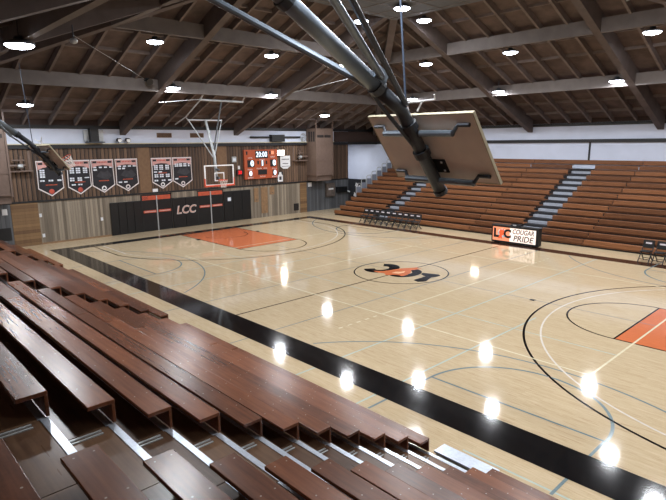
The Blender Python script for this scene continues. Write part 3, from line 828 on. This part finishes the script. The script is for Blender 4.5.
# air cabinets
def hvac(y0, s, lab):
    y1 = y0 + s*1.58
    t = thing('air_cabinet', lab, 'air handler', (WL, (y0+y1)/2, 2.3), 'tan air cabinets on the left wall')
    x1 = -15.96
    MB().box(WL+.03, x1, y0, y1, 2.68, 6.02).build('cabinet', 'hvac', t, bevel=.015)
    MB().box(WL+.03, x1-.1, y0+s*.05, y1-s*.05, 2.3, 2.68).build('lower_plenum', 'hvac', t)
    for yy in (y0, y1): MB().box(x1-.02, x1+.05, yy-.04, yy+.04, 2.62, 6.58).build('corner_post', 'hvac', t)
    MB().box(x1, x1+.03, y0, y1, 4.8, 4.9).box(x1, x1+.03, y0, y1, 3.72, 3.8).box(x1, x1+.03, y0, y1, 2.68, 2.76).build('front_trim', 'hvac', t)
    for a in (0, 1, 2):
        MB().box(x1+.001, x1+.012, y0+s*.12, y0+s*.72, 5.1+a*.28, 5.28+a*.28).box(x1+.001, x1+.012, y0+s*.82, y0+s*1.42, 5.1+a*.28, 5.28+a*.28).build('louvre', 'hvac_dark' if a == 1 else 'hvac', t)
    m_ = MB()
    for q in range(3): m_.box(WL+.3+q*.25, WL+.46+q*.25, y0-s*.012, y0-s*.001, 5.1, 5.8)
    m_.build('side_grille', 'hvac_dark', t)
hvac(17.42, 1, 'tall tan air cabinet with louvres right of the scoreboard')
hvac(-1.94, -1, 'tall tan air cabinet cut by the left edge of the picture')
# electrical boxes
t = thing('electrical_cabinet', 'grey-brown metal box on the wall below the far air cabinet', 'electrical box', (WL+.03, 19.6, 1.5))
MB().box(WL+.03, WL+.22, 19.2, 20.1, .98, 2.0).build('case', flat('grey_brown_metal', (92, 82, 76), .5), t, bevel=.01)
MB().box(WL+.22, WL+.232, 19.25, 20.05, 1.03, 1.95).build('cover', flat('grey_brown_cover', (100, 90, 84), .5), t)
MB().box(WL+.232, WL+.236, 19.4, 19.9, 1.5, 1.62).build('label_plate', 'paper', t)
t = thing('wall_speaker', 'black box on the grey wall beside the electrical cabinet', 'wall box', (WL+.03, 20.8, 1.4))
MB().box(WL+.03, WL+.25, 20.35, 21.4, 1.2, 1.66).build('case', 'black', t, bevel=.02)
MB().box(WL+.25, WL+.26, 20.4, 21.35, 1.25, 1.61).build('front', 'pad', t)
MB().tube([(WL+.14, 21.45, 1.3), (WL+.3, 21.62, 1.2)], .05, 8).build('spout', 'steel_pale', t)
o = MB().box(WL+.03, WL+.05, 17.52, 17.86, 1.84, 2.14).build('notice_card', 'paper'); tag(o, 'white notice on the grey wall under the far air cabinet', 'card')
o = MB().box(WL+.03, WL+.05, -2.25, -2.02, 1.66, 1.96).build('notice_card', 'paper'); tag(o, 'white notice with blue mark on the grey wall at the left edge', 'card')
# flush panels on the pale boarding
for y0, y1, z0, z1, lab in ((12.7, 13.06, 1.1, 2.06, 'upper narrow brown access panel just right of the wide black pad'),
                            (13.28, 13.82, .28, 2.06, 'tall brown access panel on the pale boarding'),
                            (14.02, 14.42, 1.52, 2.06, 'small square brown access panel under the scoreboard')):
    t = thing('access_panel', lab, 'panel', (WL, (y0+y1)/2, z0), 'brown access panels on the pale boarding')
    MB().box(WL, WL+.03, y0, y1, z0, z1).build('panel', 'tan_wood', t)
    MB().box(WL+.03, WL+.04, (y0+y1)/2-.03, (y0+y1)/2+.03, z0+.1, z0+.16).build('latch', 'steel_dark', t)
t = thing('floor_vent', 'square black vent low on the pale boarding', 'vent', (WL, 16.35, .2))
MB().box(WL, WL+.04, 16.16, 16.58, .2, .7).build('frame', 'black', t)
m_ = MB()
for i in range(5): m_.box(WL+.04, WL+.05, 16.2, 16.54, .26+i*.085, .3+i*.085)
m_.build('slats', 'hvac_dark', t)
for y, z, lab in ((2.5, 1.0, 'low white outlet on the pale boarding left of the black pad'), (-.55, 1.5, 'upper white switch at the edge of the brown boarding'), (-.5, .45, 'lower white outlet at the edge of the brown boarding')):
    t = thing('wall_outlet', lab, 'outlet', (WL, y, z), 'white outlets on the left wall')
    MB().box(WL+.001, WL+.04, y-.06, y+.06, z-.09, z+.09).build('plate', 'paper', t)
    MB().box(WL+.04, WL+.044, y-.025, y+.025, z-.045, z+.045).build('socket', 'banner_grey', t)
# things on the white band
t = thing('loudspeaker', 'dark loudspeaker bracket on the white band above the third banner', 'speaker', (WL, 2.4, 5.3))
MB().box(WL, WL+.4, 2.2, 2.62, 5.18, 5.85).build('case', 'black', t)
MB().box(WL, WL+.12, 1.95, 2.18, 5.2, 5.8).build('side_plate', 'steel_pale', t)
MB().box(WL, WL+.12, 2.64, 2.95, 5.2, 5.8).build('side_plate', 'steel_pale', t)
MB().box(WL, WL+.45, 2.0, 2.9, 5.12, 5.18).build('shelf', 'steel_dark', t)
for y, lab in ((3.72, 'left spotlight of the pair at the beam foot above the banners'), (4.2, 'right spotlight of the pair at the beam foot above the banners')):
    t = thing('spot_lamp', lab, 'lamp', (WL+.16, y, 5.12), 'small spotlights at the beam foot')
    MB().tube([(WL+.12, y, 5.28), (WL+.4, y, 5.24)], [.1, .13], 12).build('head', 'black', t)
    MB().tube([(WL+.401, y, 5.24), (WL+.41, y, 5.24)], .11, 12).build('glass', 'white', t)
    MB().box(WL+.16, WL+.2, y-.02, y+.02, 5.1, 5.2).build('stem', 'black', t)
for y0, y1, lab in ((6.05, 6.97, 'brown louvred vent on the white band above the right banner'), (8.19, 9.1, 'brown louvred vent on the white band left of the orange board, behind the hoop struts')):
    t = thing('wall_vent', lab, 'vent', (WL, (y0+y1)/2, 5.42), 'brown vents on the white band')
    MB().box(WL, WL+.04, y0, y1, 5.4, 5.66).build('frame', 'brown_col', t)
    m_ = MB()
    for i in range(4): m_.box(WL+.04, WL+.05, y0+.04, y1-.04, 5.43+i*.055, 5.455+i*.055)
    m_.build('slats', 'dark_brown', t)
t = thing('banner_roller', 'long thin black roller on the white band above the scoreboard', 'roller', (WL, 14.6, 5.3))
MB().tube([(WL+.12, 12.5, 5.42), (WL+.12, 16.8, 5.42)], .06, 10).build('tube', 'black', t)
MB().box(WL, WL+.3, 14.15, 15.25, 5.12, 5.58).build('motor_box', 'black', t)
t = thing('wall_fan', 'pale round fan on the white band beside the far air cabinet', 'fan', (WL, 17.1, 5.35))
MB().torus((WL+.15, 17.05, 5.4), (1,0,0), .26, .03).torus((WL+.15, 17.05, 5.4), (1,0,0), .14, .015).tube([(WL, 17.05, 5.4), (WL+.16, 17.05, 5.4)], .06, 10).build('cage', 'steel_pale', t)
MB().box(WL, WL+.05, 17.0, 17.1, 5.1, 5.35).build('bracket', 'steel_pale', t)
for x, y, z, lab in ((-3.3, -2.75, 7.85, 'round white detector hanging under the roof at upper left'), (5.0, 14.6, 10.2, 'round white detector under the roof at the upper right')):
    t = thing('ceiling_detector', lab, 'detector', (x, y, z), 'round detectors under the roof')
    MB().lathe((x, y, z), [(.03,-.08),(.09,-.055),(.11,0),(.09,.055),(.03,.08)], 16).build('ball', 'steel_pale', t, smooth=True)
    MB().tube([(x, y, z+.1), (x, y, z+.42)], .02, 6).build('stem', 'steel_dark', t)
t = thing('beam_speaker', 'dark horn speaker on the purlin beside the left beam', 'speaker', (-11.9, 3.3, 8.1))
MB().tube([(-11.85, 3.3, 7.98), (-11.6, 3.3, 7.84)], [.08, .17], 14).build('horn', 'black', t)
MB().box(-12.02, -11.83, 3.22, 3.38, 7.92, 8.06).build('driver', 'steel_dark', t)
o = MB().tube([(-3.3, -2.75, 8.0), (-11.9, 3.3, 7.95)], .006, 5).build('guy_wire', 'steel_pale'); tag(o, 'thin pale wire stretched under the roof at upper left', 'wire')

# ------------------------------------------------------------------ folded side hoops
def side_hoop(cx, mir, lab, dz=0.0, top=(-5.85, 7.05)):
    """mir = +1 for the hoop nearer the camera, -1 for its mirror image down the hall"""
    D = Vector((0, 0, dz)); c = Vector((cx+.02*mir, -2.23, 4.91)) + D; n = Vector((.08*mir, .8, .59)).normalized(); u = Vector((-.04*mir, -.59, .81)); ux = Vector((1, -.09*mir, 0))
    u = (u - n*u.dot(n)).normalized(); ux = u.cross(n)*1.0
    ux = ux if ux.x > 0 else -ux
    t = thing('folding_basketball_hoop', lab, 'basketball hoop', (cx, -5.6, 6.9), 'folded-up side hoops')
    hw, hh = .915, .535
    B = lambda a, b_, q=0: c + ux*a*mir + u*b_ + n*q
    MB().obox(c, ux, u, n, hw, hh, .02).build('backboard', 'tan_board', t)
    m_ = MB()
    for s in (-1, 1): m_.obox(B(s*(hw+.008), 0), ux, u, n, .008, hh+.016, .022)
    for s in (-1, 1): m_.obox(B(0, s*(hh+.008)), ux, u, n, hw, .008, .022)
    m_.build('edge_trim', 'cream', t)
    MB().obox(c + n*.023, ux, u, n, hw-.01, hh-.01, .002).build('front_face', 'white', t)
    m_ = MB()
    for a0, a1, b0, b1 in ((-.3,.3,.12,.17),(-.3,.3,-.29,-.24),(-.3,-.25,-.29,.17),(.25,.3,-.29,.17)):
        m_.obox(B((a0+a1)/2, (b0+b1)/2, .027), ux, u, n, abs(a1-a0)/2, abs(b1-b0)/2, .002)
    m_.build('target_square', 'orange_dull', t)
    # back tubes with stepped end brackets
    for b_, hgt in ((.33, .1), (-.47, .1)):
        MB().tube([B(-.62, b_, -.12), B(.6, b_, -.12)], .045, 10).build('back_tube', 'steel', t)
        for s in (-1, 1):
            MB().tube([B(s*.6, b_, -.12), B(s*.66, b_+.07, -.05), B(s*.84, b_+.07, -.05)], .026, 8).build('end_bracket', 'steel_dark', t)
    MB().obox(B(.02, -.28, -.028), ux, u, n, .15, .11, .008).build('bracket_plate', 'black', t)
    m_ = MB()
    for s in (-1, 1):
        for q in (-1, 1): m_.obox(B(.02+s*.09, -.28+q*.07, -.04), ux, u, n, .014, .014, .006)
    m_.build('bolt', 'white', t)
    # mast
    e = Vector((cx-.05*mir, -2.80, 5.40)) + D; end = Vector((cx-.02*mir, -1.93, 4.30)) + D; top = Vector((cx, *top)); col1 = e + (top-e)*.157
    k1 = e + (top-e).normalized()*.12; k2 = e + (end-e).normalized()*.12
    MB().tube([col1, k1, e, k2, end], .088, 16).build('lower_mast', 'steel_dark', t, smooth=True)
    MB().tube([col1, top], .095, 20).build('upper_mast', 'steel', t, smooth=True)
    MB().tube([top, top + Vector((0, -.1, .5))], .06, 12).build('roof_pivot', 'steel_dark', t)
    for p, d in ((col1, (top-e)), (col1 + (top-col1)*.55, top-e), (k2 + (end-e)*.1, end-e), (e + (end-e)*.5, end-e)):
        d = d.normalized(); MB().tube([p-d*.05, p+d*.05], .115, 16).build('clamp', 'steel_dark', t)
    MB().tube([end - (end-e).normalized()*.03, end + (end-e).normalized()*.03], .1, 16).build('end_cap', 'steel_dark', t)
    for b_ in (.33, -.47):
        p = B(-.02, b_, -.12); s_ = (end-e).normalized(); q = e + s_*max(0.05, min((end-e).length-.04, (p-e).dot(s_)))
        MB().tube([p, q], .03, 8).build('stand_off', 'steel_dark', t)
    # braces
    j = Vector((cx-.08*mir, -3.42, 5.68)) + D
    MB().tube([Vector((cx-1.25*mir, -4.75, 6.63)) + (Vector((cx-1.25*mir, -4.75, 6.63))-j)*.35, j], .045, 10).build('side_brace', 'steel', t)
    MB().tube([j, Vector((cx-.1*mir, -3.15, 5.45)) + D, Vector((cx-.06*mir, -2.5, 4.93)) + D], .026, 8).build('elbow_brace', 'steel_dark', t)
    k = Vector((cx+.06*mir, -3.3, 5.76)) + D
    a = Vector((cx+.62*mir, -4.62, 6.32)); MB().tube([a + (a-k)*.35, k], .045, 10).build('side_brace', 'steel', t)
    a = Vector((cx+.62*mir, -4.38, 6.36)); k = Vector((cx+.03*mir, -2.8, 5.46)) + D; MB().tube([a + (a-k)*.3, k], .035, 8).build('fold_strut', 'steel_dark', t)
    MB().obox(Vector((cx+.04*mir, -3.3, 5.78)) + D, ux, (top-e).normalized(), (0,.5,.85), .03, .1, .08).build('hinge_plate', 'steel', t)
    a = Vector((cx-.1*mir, -2.85, 6.9)); MB().tube([a + Vector((0,-.05,.9)), Vector((cx-.02*mir, -2.74, 5.42)) + D], .014, 6).build('hoist_strap', 'strap', t)
    # white frame along the top edge
    m_ = MB()
    m_.tube([B(-.25, hh+.01, .06), B(-.25, hh+.13, .1), B(.12, hh+.14, .1)], .014, 6)
    m_.tube([B(-.18, hh+.01, .06), B(-.18, hh+.16, .1)], .012, 6).tube([B(-.25, hh+.12, .1), B(-.5, hh+.27, .12)], .014, 6)
    m_.tube([B(-.02, hh+.02, .06), B(.06, hh+.12, .14), B(.28, hh+.13, .14), B(.3, hh+.2, .14)], .012, 6)
    m_.build('top_bracket', 'white', t)
    # rim and net on the court side
    rc = B(0, -.36, .42)
    MB().torus(rc, u, .225, .012).build('rim', 'rim', t)
    MB().obox(B(0, -.36, .1), ux, n, u, .06, .08, .03).build('rim_bracket', 'rim', t)
    m_ = MB()
    for i in range(12):
        a0, a1 = 2*PI*i/12, 2*PI*(i+.5)/12
        for s in (1, -1):
            pts = []
            for q, (r_, dz) in enumerate(((.225, 0), (.18, -.14), (.14, -.28), (.13, -.4))):
                aa = 2*PI*i/12 + s*q*.26
                pts.append(rc + ux*r_*math.cos(aa) + n*r_*math.sin(aa) + Vector((0,.1*q*.3,0))*0 + u*dz*1.0)
            m_.tube(pts, .007, 4, False)
    m_.build('net', 'net', t)
    return t
side_hoop(8.57, 1, 'big folded-up side hoop with tan board back and thick grey mast, upper centre')
side_hoop(-8.5, -1, 'small folded-up side hoop near the left edge, hanging before the banners', -.34, (-5.3, 7.15))
# ------------------------------------------------------------------ left basket
t = thing('ceiling_hung_basketball_hoop', 'glass-backboard hoop hanging from ceiling struts over the left orange key', 'basketball hoop', (-13.2, 7.65, 7.3))
bx = -13.1; y0, y1, z0, z1 = 6.74, 8.6, 2.74, 3.86
MB().box(bx-.01, bx+.01, y0+.04, y1-.04, z0+.04, z1-.04).build('glass_board', 'glass', t)
MB().box(bx-.025, bx+.025, y0, y1, z1-.06, z1).box(bx-.025, bx+.025, y0, y0+.06, z0, z1-.06).box(bx-.025, bx+.025, y1-.06, y1, z0, z1-.06).box(bx-.025, bx+.025, y0+.06, y1-.06, z0, z0+.06).build('board_frame', 'white', t)
MB().box(bx-.04, bx+.04, y0-.02, y1+.02, z0-.05, z0+.03).box(bx-.04, bx+.04, y0-.02, y0+.03, z0, z0+.4).box(bx-.04, bx+.04, y1-.03, y1+.02, z0, z0+.4).build('edge_pad', 'rim', t)
yc = 7.66
MB().box(bx+.012, bx+.018, yc-.31, yc+.31, 3.4, 3.45).box(bx+.012, bx+.018, yc-.31, yc+.31, 2.98, 3.03).box(bx+.012, bx+.018, yc-.31, yc-.26, 3.03, 3.4).box(bx+.012, bx+.018, yc+.26, yc+.31, 3.03, 3.4).build('target_square', 'white', t)
rc = Vector((bx+.4, yc, 3.05))
MB().torus(rc, (0,0,1), .228, .014).build('rim', 'rim', t)
MB().box(bx+.01, bx+.18, yc-.08, yc+.08, 2.98, 3.06).build('rim_bracket', 'rim', t)
m_ = MB()
for i in range(12):
    for s in (1, -1):
        m_.tube([rc + Vector((r_*math.cos(2*PI*i/12+s*q*.26), r_*math.sin(2*PI*i/12+s*q*.26), dz)) for q, (r_, dz) in enumerate(((.225,0),(.18,-.14),(.14,-.28),(.13,-.42)))], .007, 4, False)
m_.build('net', 'net', t)
MB().tube([(bx-.3, yc, 3.1), (-13.5, yc, 4.3), (-13.6, yc, 4.6), (-14.25, yc, 6.3)], .075, 12).build('mast', 'steel_pale', t)
MB().box(bx-.3, bx-.02, yc-.05, yc+.05, 3.08, 3.2).box(bx-.4, bx-.02, yc-.05, yc+.05, 3.55, 3.65).build('board_arm', 'steel', t)
MB().tube([(-14.25, 6.55, 6.3), (-14.25, 8.72, 6.32)], .045, 10).build('cross_bar', 'steel_pale', t)
for yy in (6.6, 8.68): MB().tube([(-14.25, yy, 6.3), (-13.55, yc, 4.2)], .03, 8).build('diagonal_strut', 'steel_pale', t)
MB().tube([(-12.5, 6.35, 7.25), (-12.5, 9.02, 7.25)], .055, 10).build('ceiling_bar', 'steel_pale', t)
MB().tube([(-12.5, yc, 7.25), (-13.07, yc, 5.86), (-13.5, yc, 4.75)], .04, 8).build('fold_brace', 'steel', t)
for yy in (6.4, 8.95): MB().tube([(-12.5, yy, 7.25), (-12.2, yy, 7.5)], .04, 8).build('ceiling_hanger', 'steel_pale', t)
MB().tube([(-12.5, 6.4, 7.25), (-14.2, 6.42, 6.45), (-15.4, 6.4, 6.1)], .035, 8).build('back_stay', 'steel_pale', t)
MB().tube([(-14.2, 6.42, 6.45), (-14.25, 6.58, 6.3)], .03, 8).build('stay_link', 'steel_pale', t)
o = MB().tube([(-12.5, 6.38, 7.27), (-12.2, 3.95, 7.0)], .015, 5).build('hoist_cable', 'steel_pale'); tag(o, 'thin hoist cable running left from the glass hoop ceiling bar', 'cable')
o = MB().tube([(-11.6, 11.3, 7.72), (-8.9, 13.9, 8.55)], .02, 6).build('conduit', 'steel_pale'); tag(o, 'pale thin conduit sloping under the roof left of the big mast', 'conduit')

# ------------------------------------------------------------------ scorer's table
t = thing('scorers_table', 'lit black-framed scorers table reading LCC COUGAR PRIDE before the far bleachers', 'table', (.38, 16.15, 0))
tx0, tx1, ty0, ty1 = -.9, 1.55, 15.86, 16.22
MB().box(tx0, tx1, ty0+.02, ty1, .04, .86).build('cabinet', 'black', t, bevel=.015)
MB().box(tx0-.02, tx1+.02, ty0-.02, ty1+.02, .861, .9).build('table_top', 'black', t)
MB().box(tx0+.06, tx0+.98, ty0+.005, ty0+.019, .12, .8).build('lit_panel', 'sign_glow2', t)
MB().box(tx0+.981, tx1-.12, ty0+.005, ty0+.019, .12, .8).build('lit_panel', 'sign_glow', t)
MB().box(tx0, tx1, ty0, ty0+.018, .04, .118).box(tx0, tx1, ty0, ty0+.018, .802, .86).box(tx0, tx0+.058, ty0, ty0+.018, .118, .802).box(tx1-.118, tx1, ty0, ty0+.018, .118, .802).build('frame', 'black', t)
text_mesh('lettering', 'L', .6, (tx0+.25, ty0, .48), (1,0,0), (0,0,1), 'black', t, .003, 0, .03)
text_mesh('lettering', 'C', .56, (tx0+.85, ty0, .48), (1,0,0), (0,0,1), 'black', t, .003, 0, .03)
text_mesh('lettering', 'C', .56, (tx0+.53, ty0, .48), (1,0,0), (0,0,1), 'white', t, .003, 0, .03)
cgp = [(.36,.2),(.44,.42),(.4,.55),(.5,.72),(.56,.64),(.66,.74),(.68,.56),(.62,.4),(.56,.36),(.6,.2),(.5,.26)]
MB().prism([(tx0+a, ty0-.006, b_) for a, b_ in cgp], (0,.005,0)).build('cougar_emblem', 'sign_orange', t)
text_mesh('lettering', 'COUGAR', .33, (tx0+1.67, ty0, .63), (1,0,0), (0,0,1), 'ink', t, .003, .2, .004, sx=.8)
text_mesh('lettering', 'PRIDE', .4, (tx0+1.68, ty0, .3), (1,0,0), (0,0,1), 'ink', t, .003, .2, .004, sx=.98)
MB().box(tx0+.12, tx0+.34, ty0+.1, ty0+.3, 0, .04).box(tx1-.34, tx1-.12, ty0+.1, ty0+.3, 0, .04).build('foot', 'black', t)
t = thing('score_console', 'small dark control console lying on the scorers table', 'console', (.35, 16.08, .9))
MB().box(.05, .55, 15.98, 16.2, .9, .97).build('case', 'black', t, bevel=.01)
MB().box(.16, .34, 15.977, 15.981, .915, .955).build('name_plate', 'white', t)

t = thing('flood_light', 'lit flood lamp on the far white wall, hidden behind the big tan backboard', 'lamp', (-7.3, YF, 4.2))
MB().box(-7.65, -6.95, YF-.13, YF, 4.0, 4.42).build('case', 'steel_pale', t)
MB().box(-7.6, -7.0, YF-.14, YF-.13, 4.04, 4.38).build('lens', 'flood', t)
la = bpy.data.lights.new('recess_fill_light', 'AREA'); la.size = 1.2; la.energy = 60  # added fill light without a fixture, brightens the recess walls
lo = bpy.data.objects.new('recess_fill_light', la); COL.objects.link(lo); lo.location = (-18.9, 22.6, 4.85)

# ------------------------------------------------------------------ folding chairs
def make_chair():
    t = thing('folding_chair', '', 'chair', (0,0,0), 'black folding chairs in a row before the far bleachers')
    w = .2
    # the chair faces -y; rear upright leans back
    MB().box(-.185, .185, -.22, .18, .425, .465).build('seat', 'black', t, bevel=.012)
    bk = MB().obox((0, .231, .69), (1,0,0), (0,.14,1), (0,1,-.14), .19, .15, .016).build('backrest', 'black', t, bevel=.008)
    MB().obox((0, .2215, .755), (1,0,0), (0,.14,1), (0,1,-.14), .12, .036, .003).build('logo_strip', 'chair_strip', bk)
    m_ = MB()
    for i in range(6): m_.obox((-.09+i*.036, .2175, .755), (1,0,0), (0,.14,1), (0,1,-.14), .012, .022, .002)
    m_.build('logo_lettering', 'white', bk)
    for s in (-1, 1):
        MB().tube([(s*w, -.26, .0), (s*w, .1, .46), (s*w, .22, .62), (s*w, .26, .86)], .021, 8).build('front_leg', 'black', t)
        MB().tube([(s*(w-.03), .3, .0), (s*(w-.03), -.1, .44)], .021, 8).build('rear_leg', 'black', t)
    MB().tube([(-w, .26, .86), (w, .26, .86)], .021, 8).build('top_rail', 'black', t)
    MB().tube([(-w, -.17, .12), (w, -.17, .12)], .014, 6).build('front_stretcher', 'black', t)
    MB().tube([(-w+.03, .22, .12), (w-.03, .22, .12)], .014, 6).build('rear_stretcher', 'black', t)
    return t
ordn = ['leftmost', 'second from left', 'third from left', 'fourth from left', 'fifth from left', 'fifth from right', 'fourth from right', 'third from right', 'second from right', 'rightmost']
ch = make_chair()
for i in range(10):
    o = ch if i == 0 else copy_thing(ch, (0,0,0))
    o.location = (-10.19 + i*.459, 16.3, 0); o.rotation_euler = (0, 0, random.uniform(-.02, .02))
    o['label'] = 'black folding chair, %s in the row of ten before the far bleachers' % ordn[i]
    o['group'] = 'ten black folding chairs in a row before the far bleachers'
for i, lab in enumerate(('black folding chair at the right edge, left one, clear of the picture edge', 'black folding chair at the right edge, cut by the picture edge', '')):
    if not lab: continue
    o = copy_thing(ch, (6.1 + i*.52, 16.15, 0), lab, -.05); o['group'] = 'black folding chairs at the right edge'

# ------------------------------------------------------------------ world, camera, view
w = bpy.data.worlds.new('World'); SC.world = w; w.use_nodes = True
w.node_tree.nodes['Background'].inputs[0].default_value = (0.75, 0.82, 1.0, 1)
w.node_tree.nodes['Background'].inputs[1].default_value = 0.08
cam = bpy.data.cameras.new('camera'); co = bpy.data.objects.new('camera', cam); COL.objects.link(co)
cam.sensor_fit = 'HORIZONTAL'; cam.sensor_width = 36.0; cam.lens = 535.954*36/666; cam.clip_end = 200; cam.clip_start = .05
r_ = Vector((0.68609233, 0.72744604, -0.00997879)); u_ = Vector((-0.13582297, 0.14155275, 0.98056868)); d_ = Vector((-0.71472333, 0.6714053, -0.19592214))
m4 = Matrix((( r_.x, u_.x, -d_.x, 13.1042797), (r_.y, u_.y, -d_.y, -8.33789242), (r_.z, u_.z, -d_.z, 4.99305299), (0,0,0,1)))
co.matrix_world = m4
SC.camera = co
SC.view_settings.view_transform = 'Standard'
SC.view_settings.look = 'None'
SC.view_settings.exposure = 0.35
SC.cycles.max_bounces = 8; SC.cycles.diffuse_bounces = 5; SC.cycles.glossy_bounces = 4
SC.cycles.use_denoising = True
SC.cycles.sample_clamp_indirect = 6.0
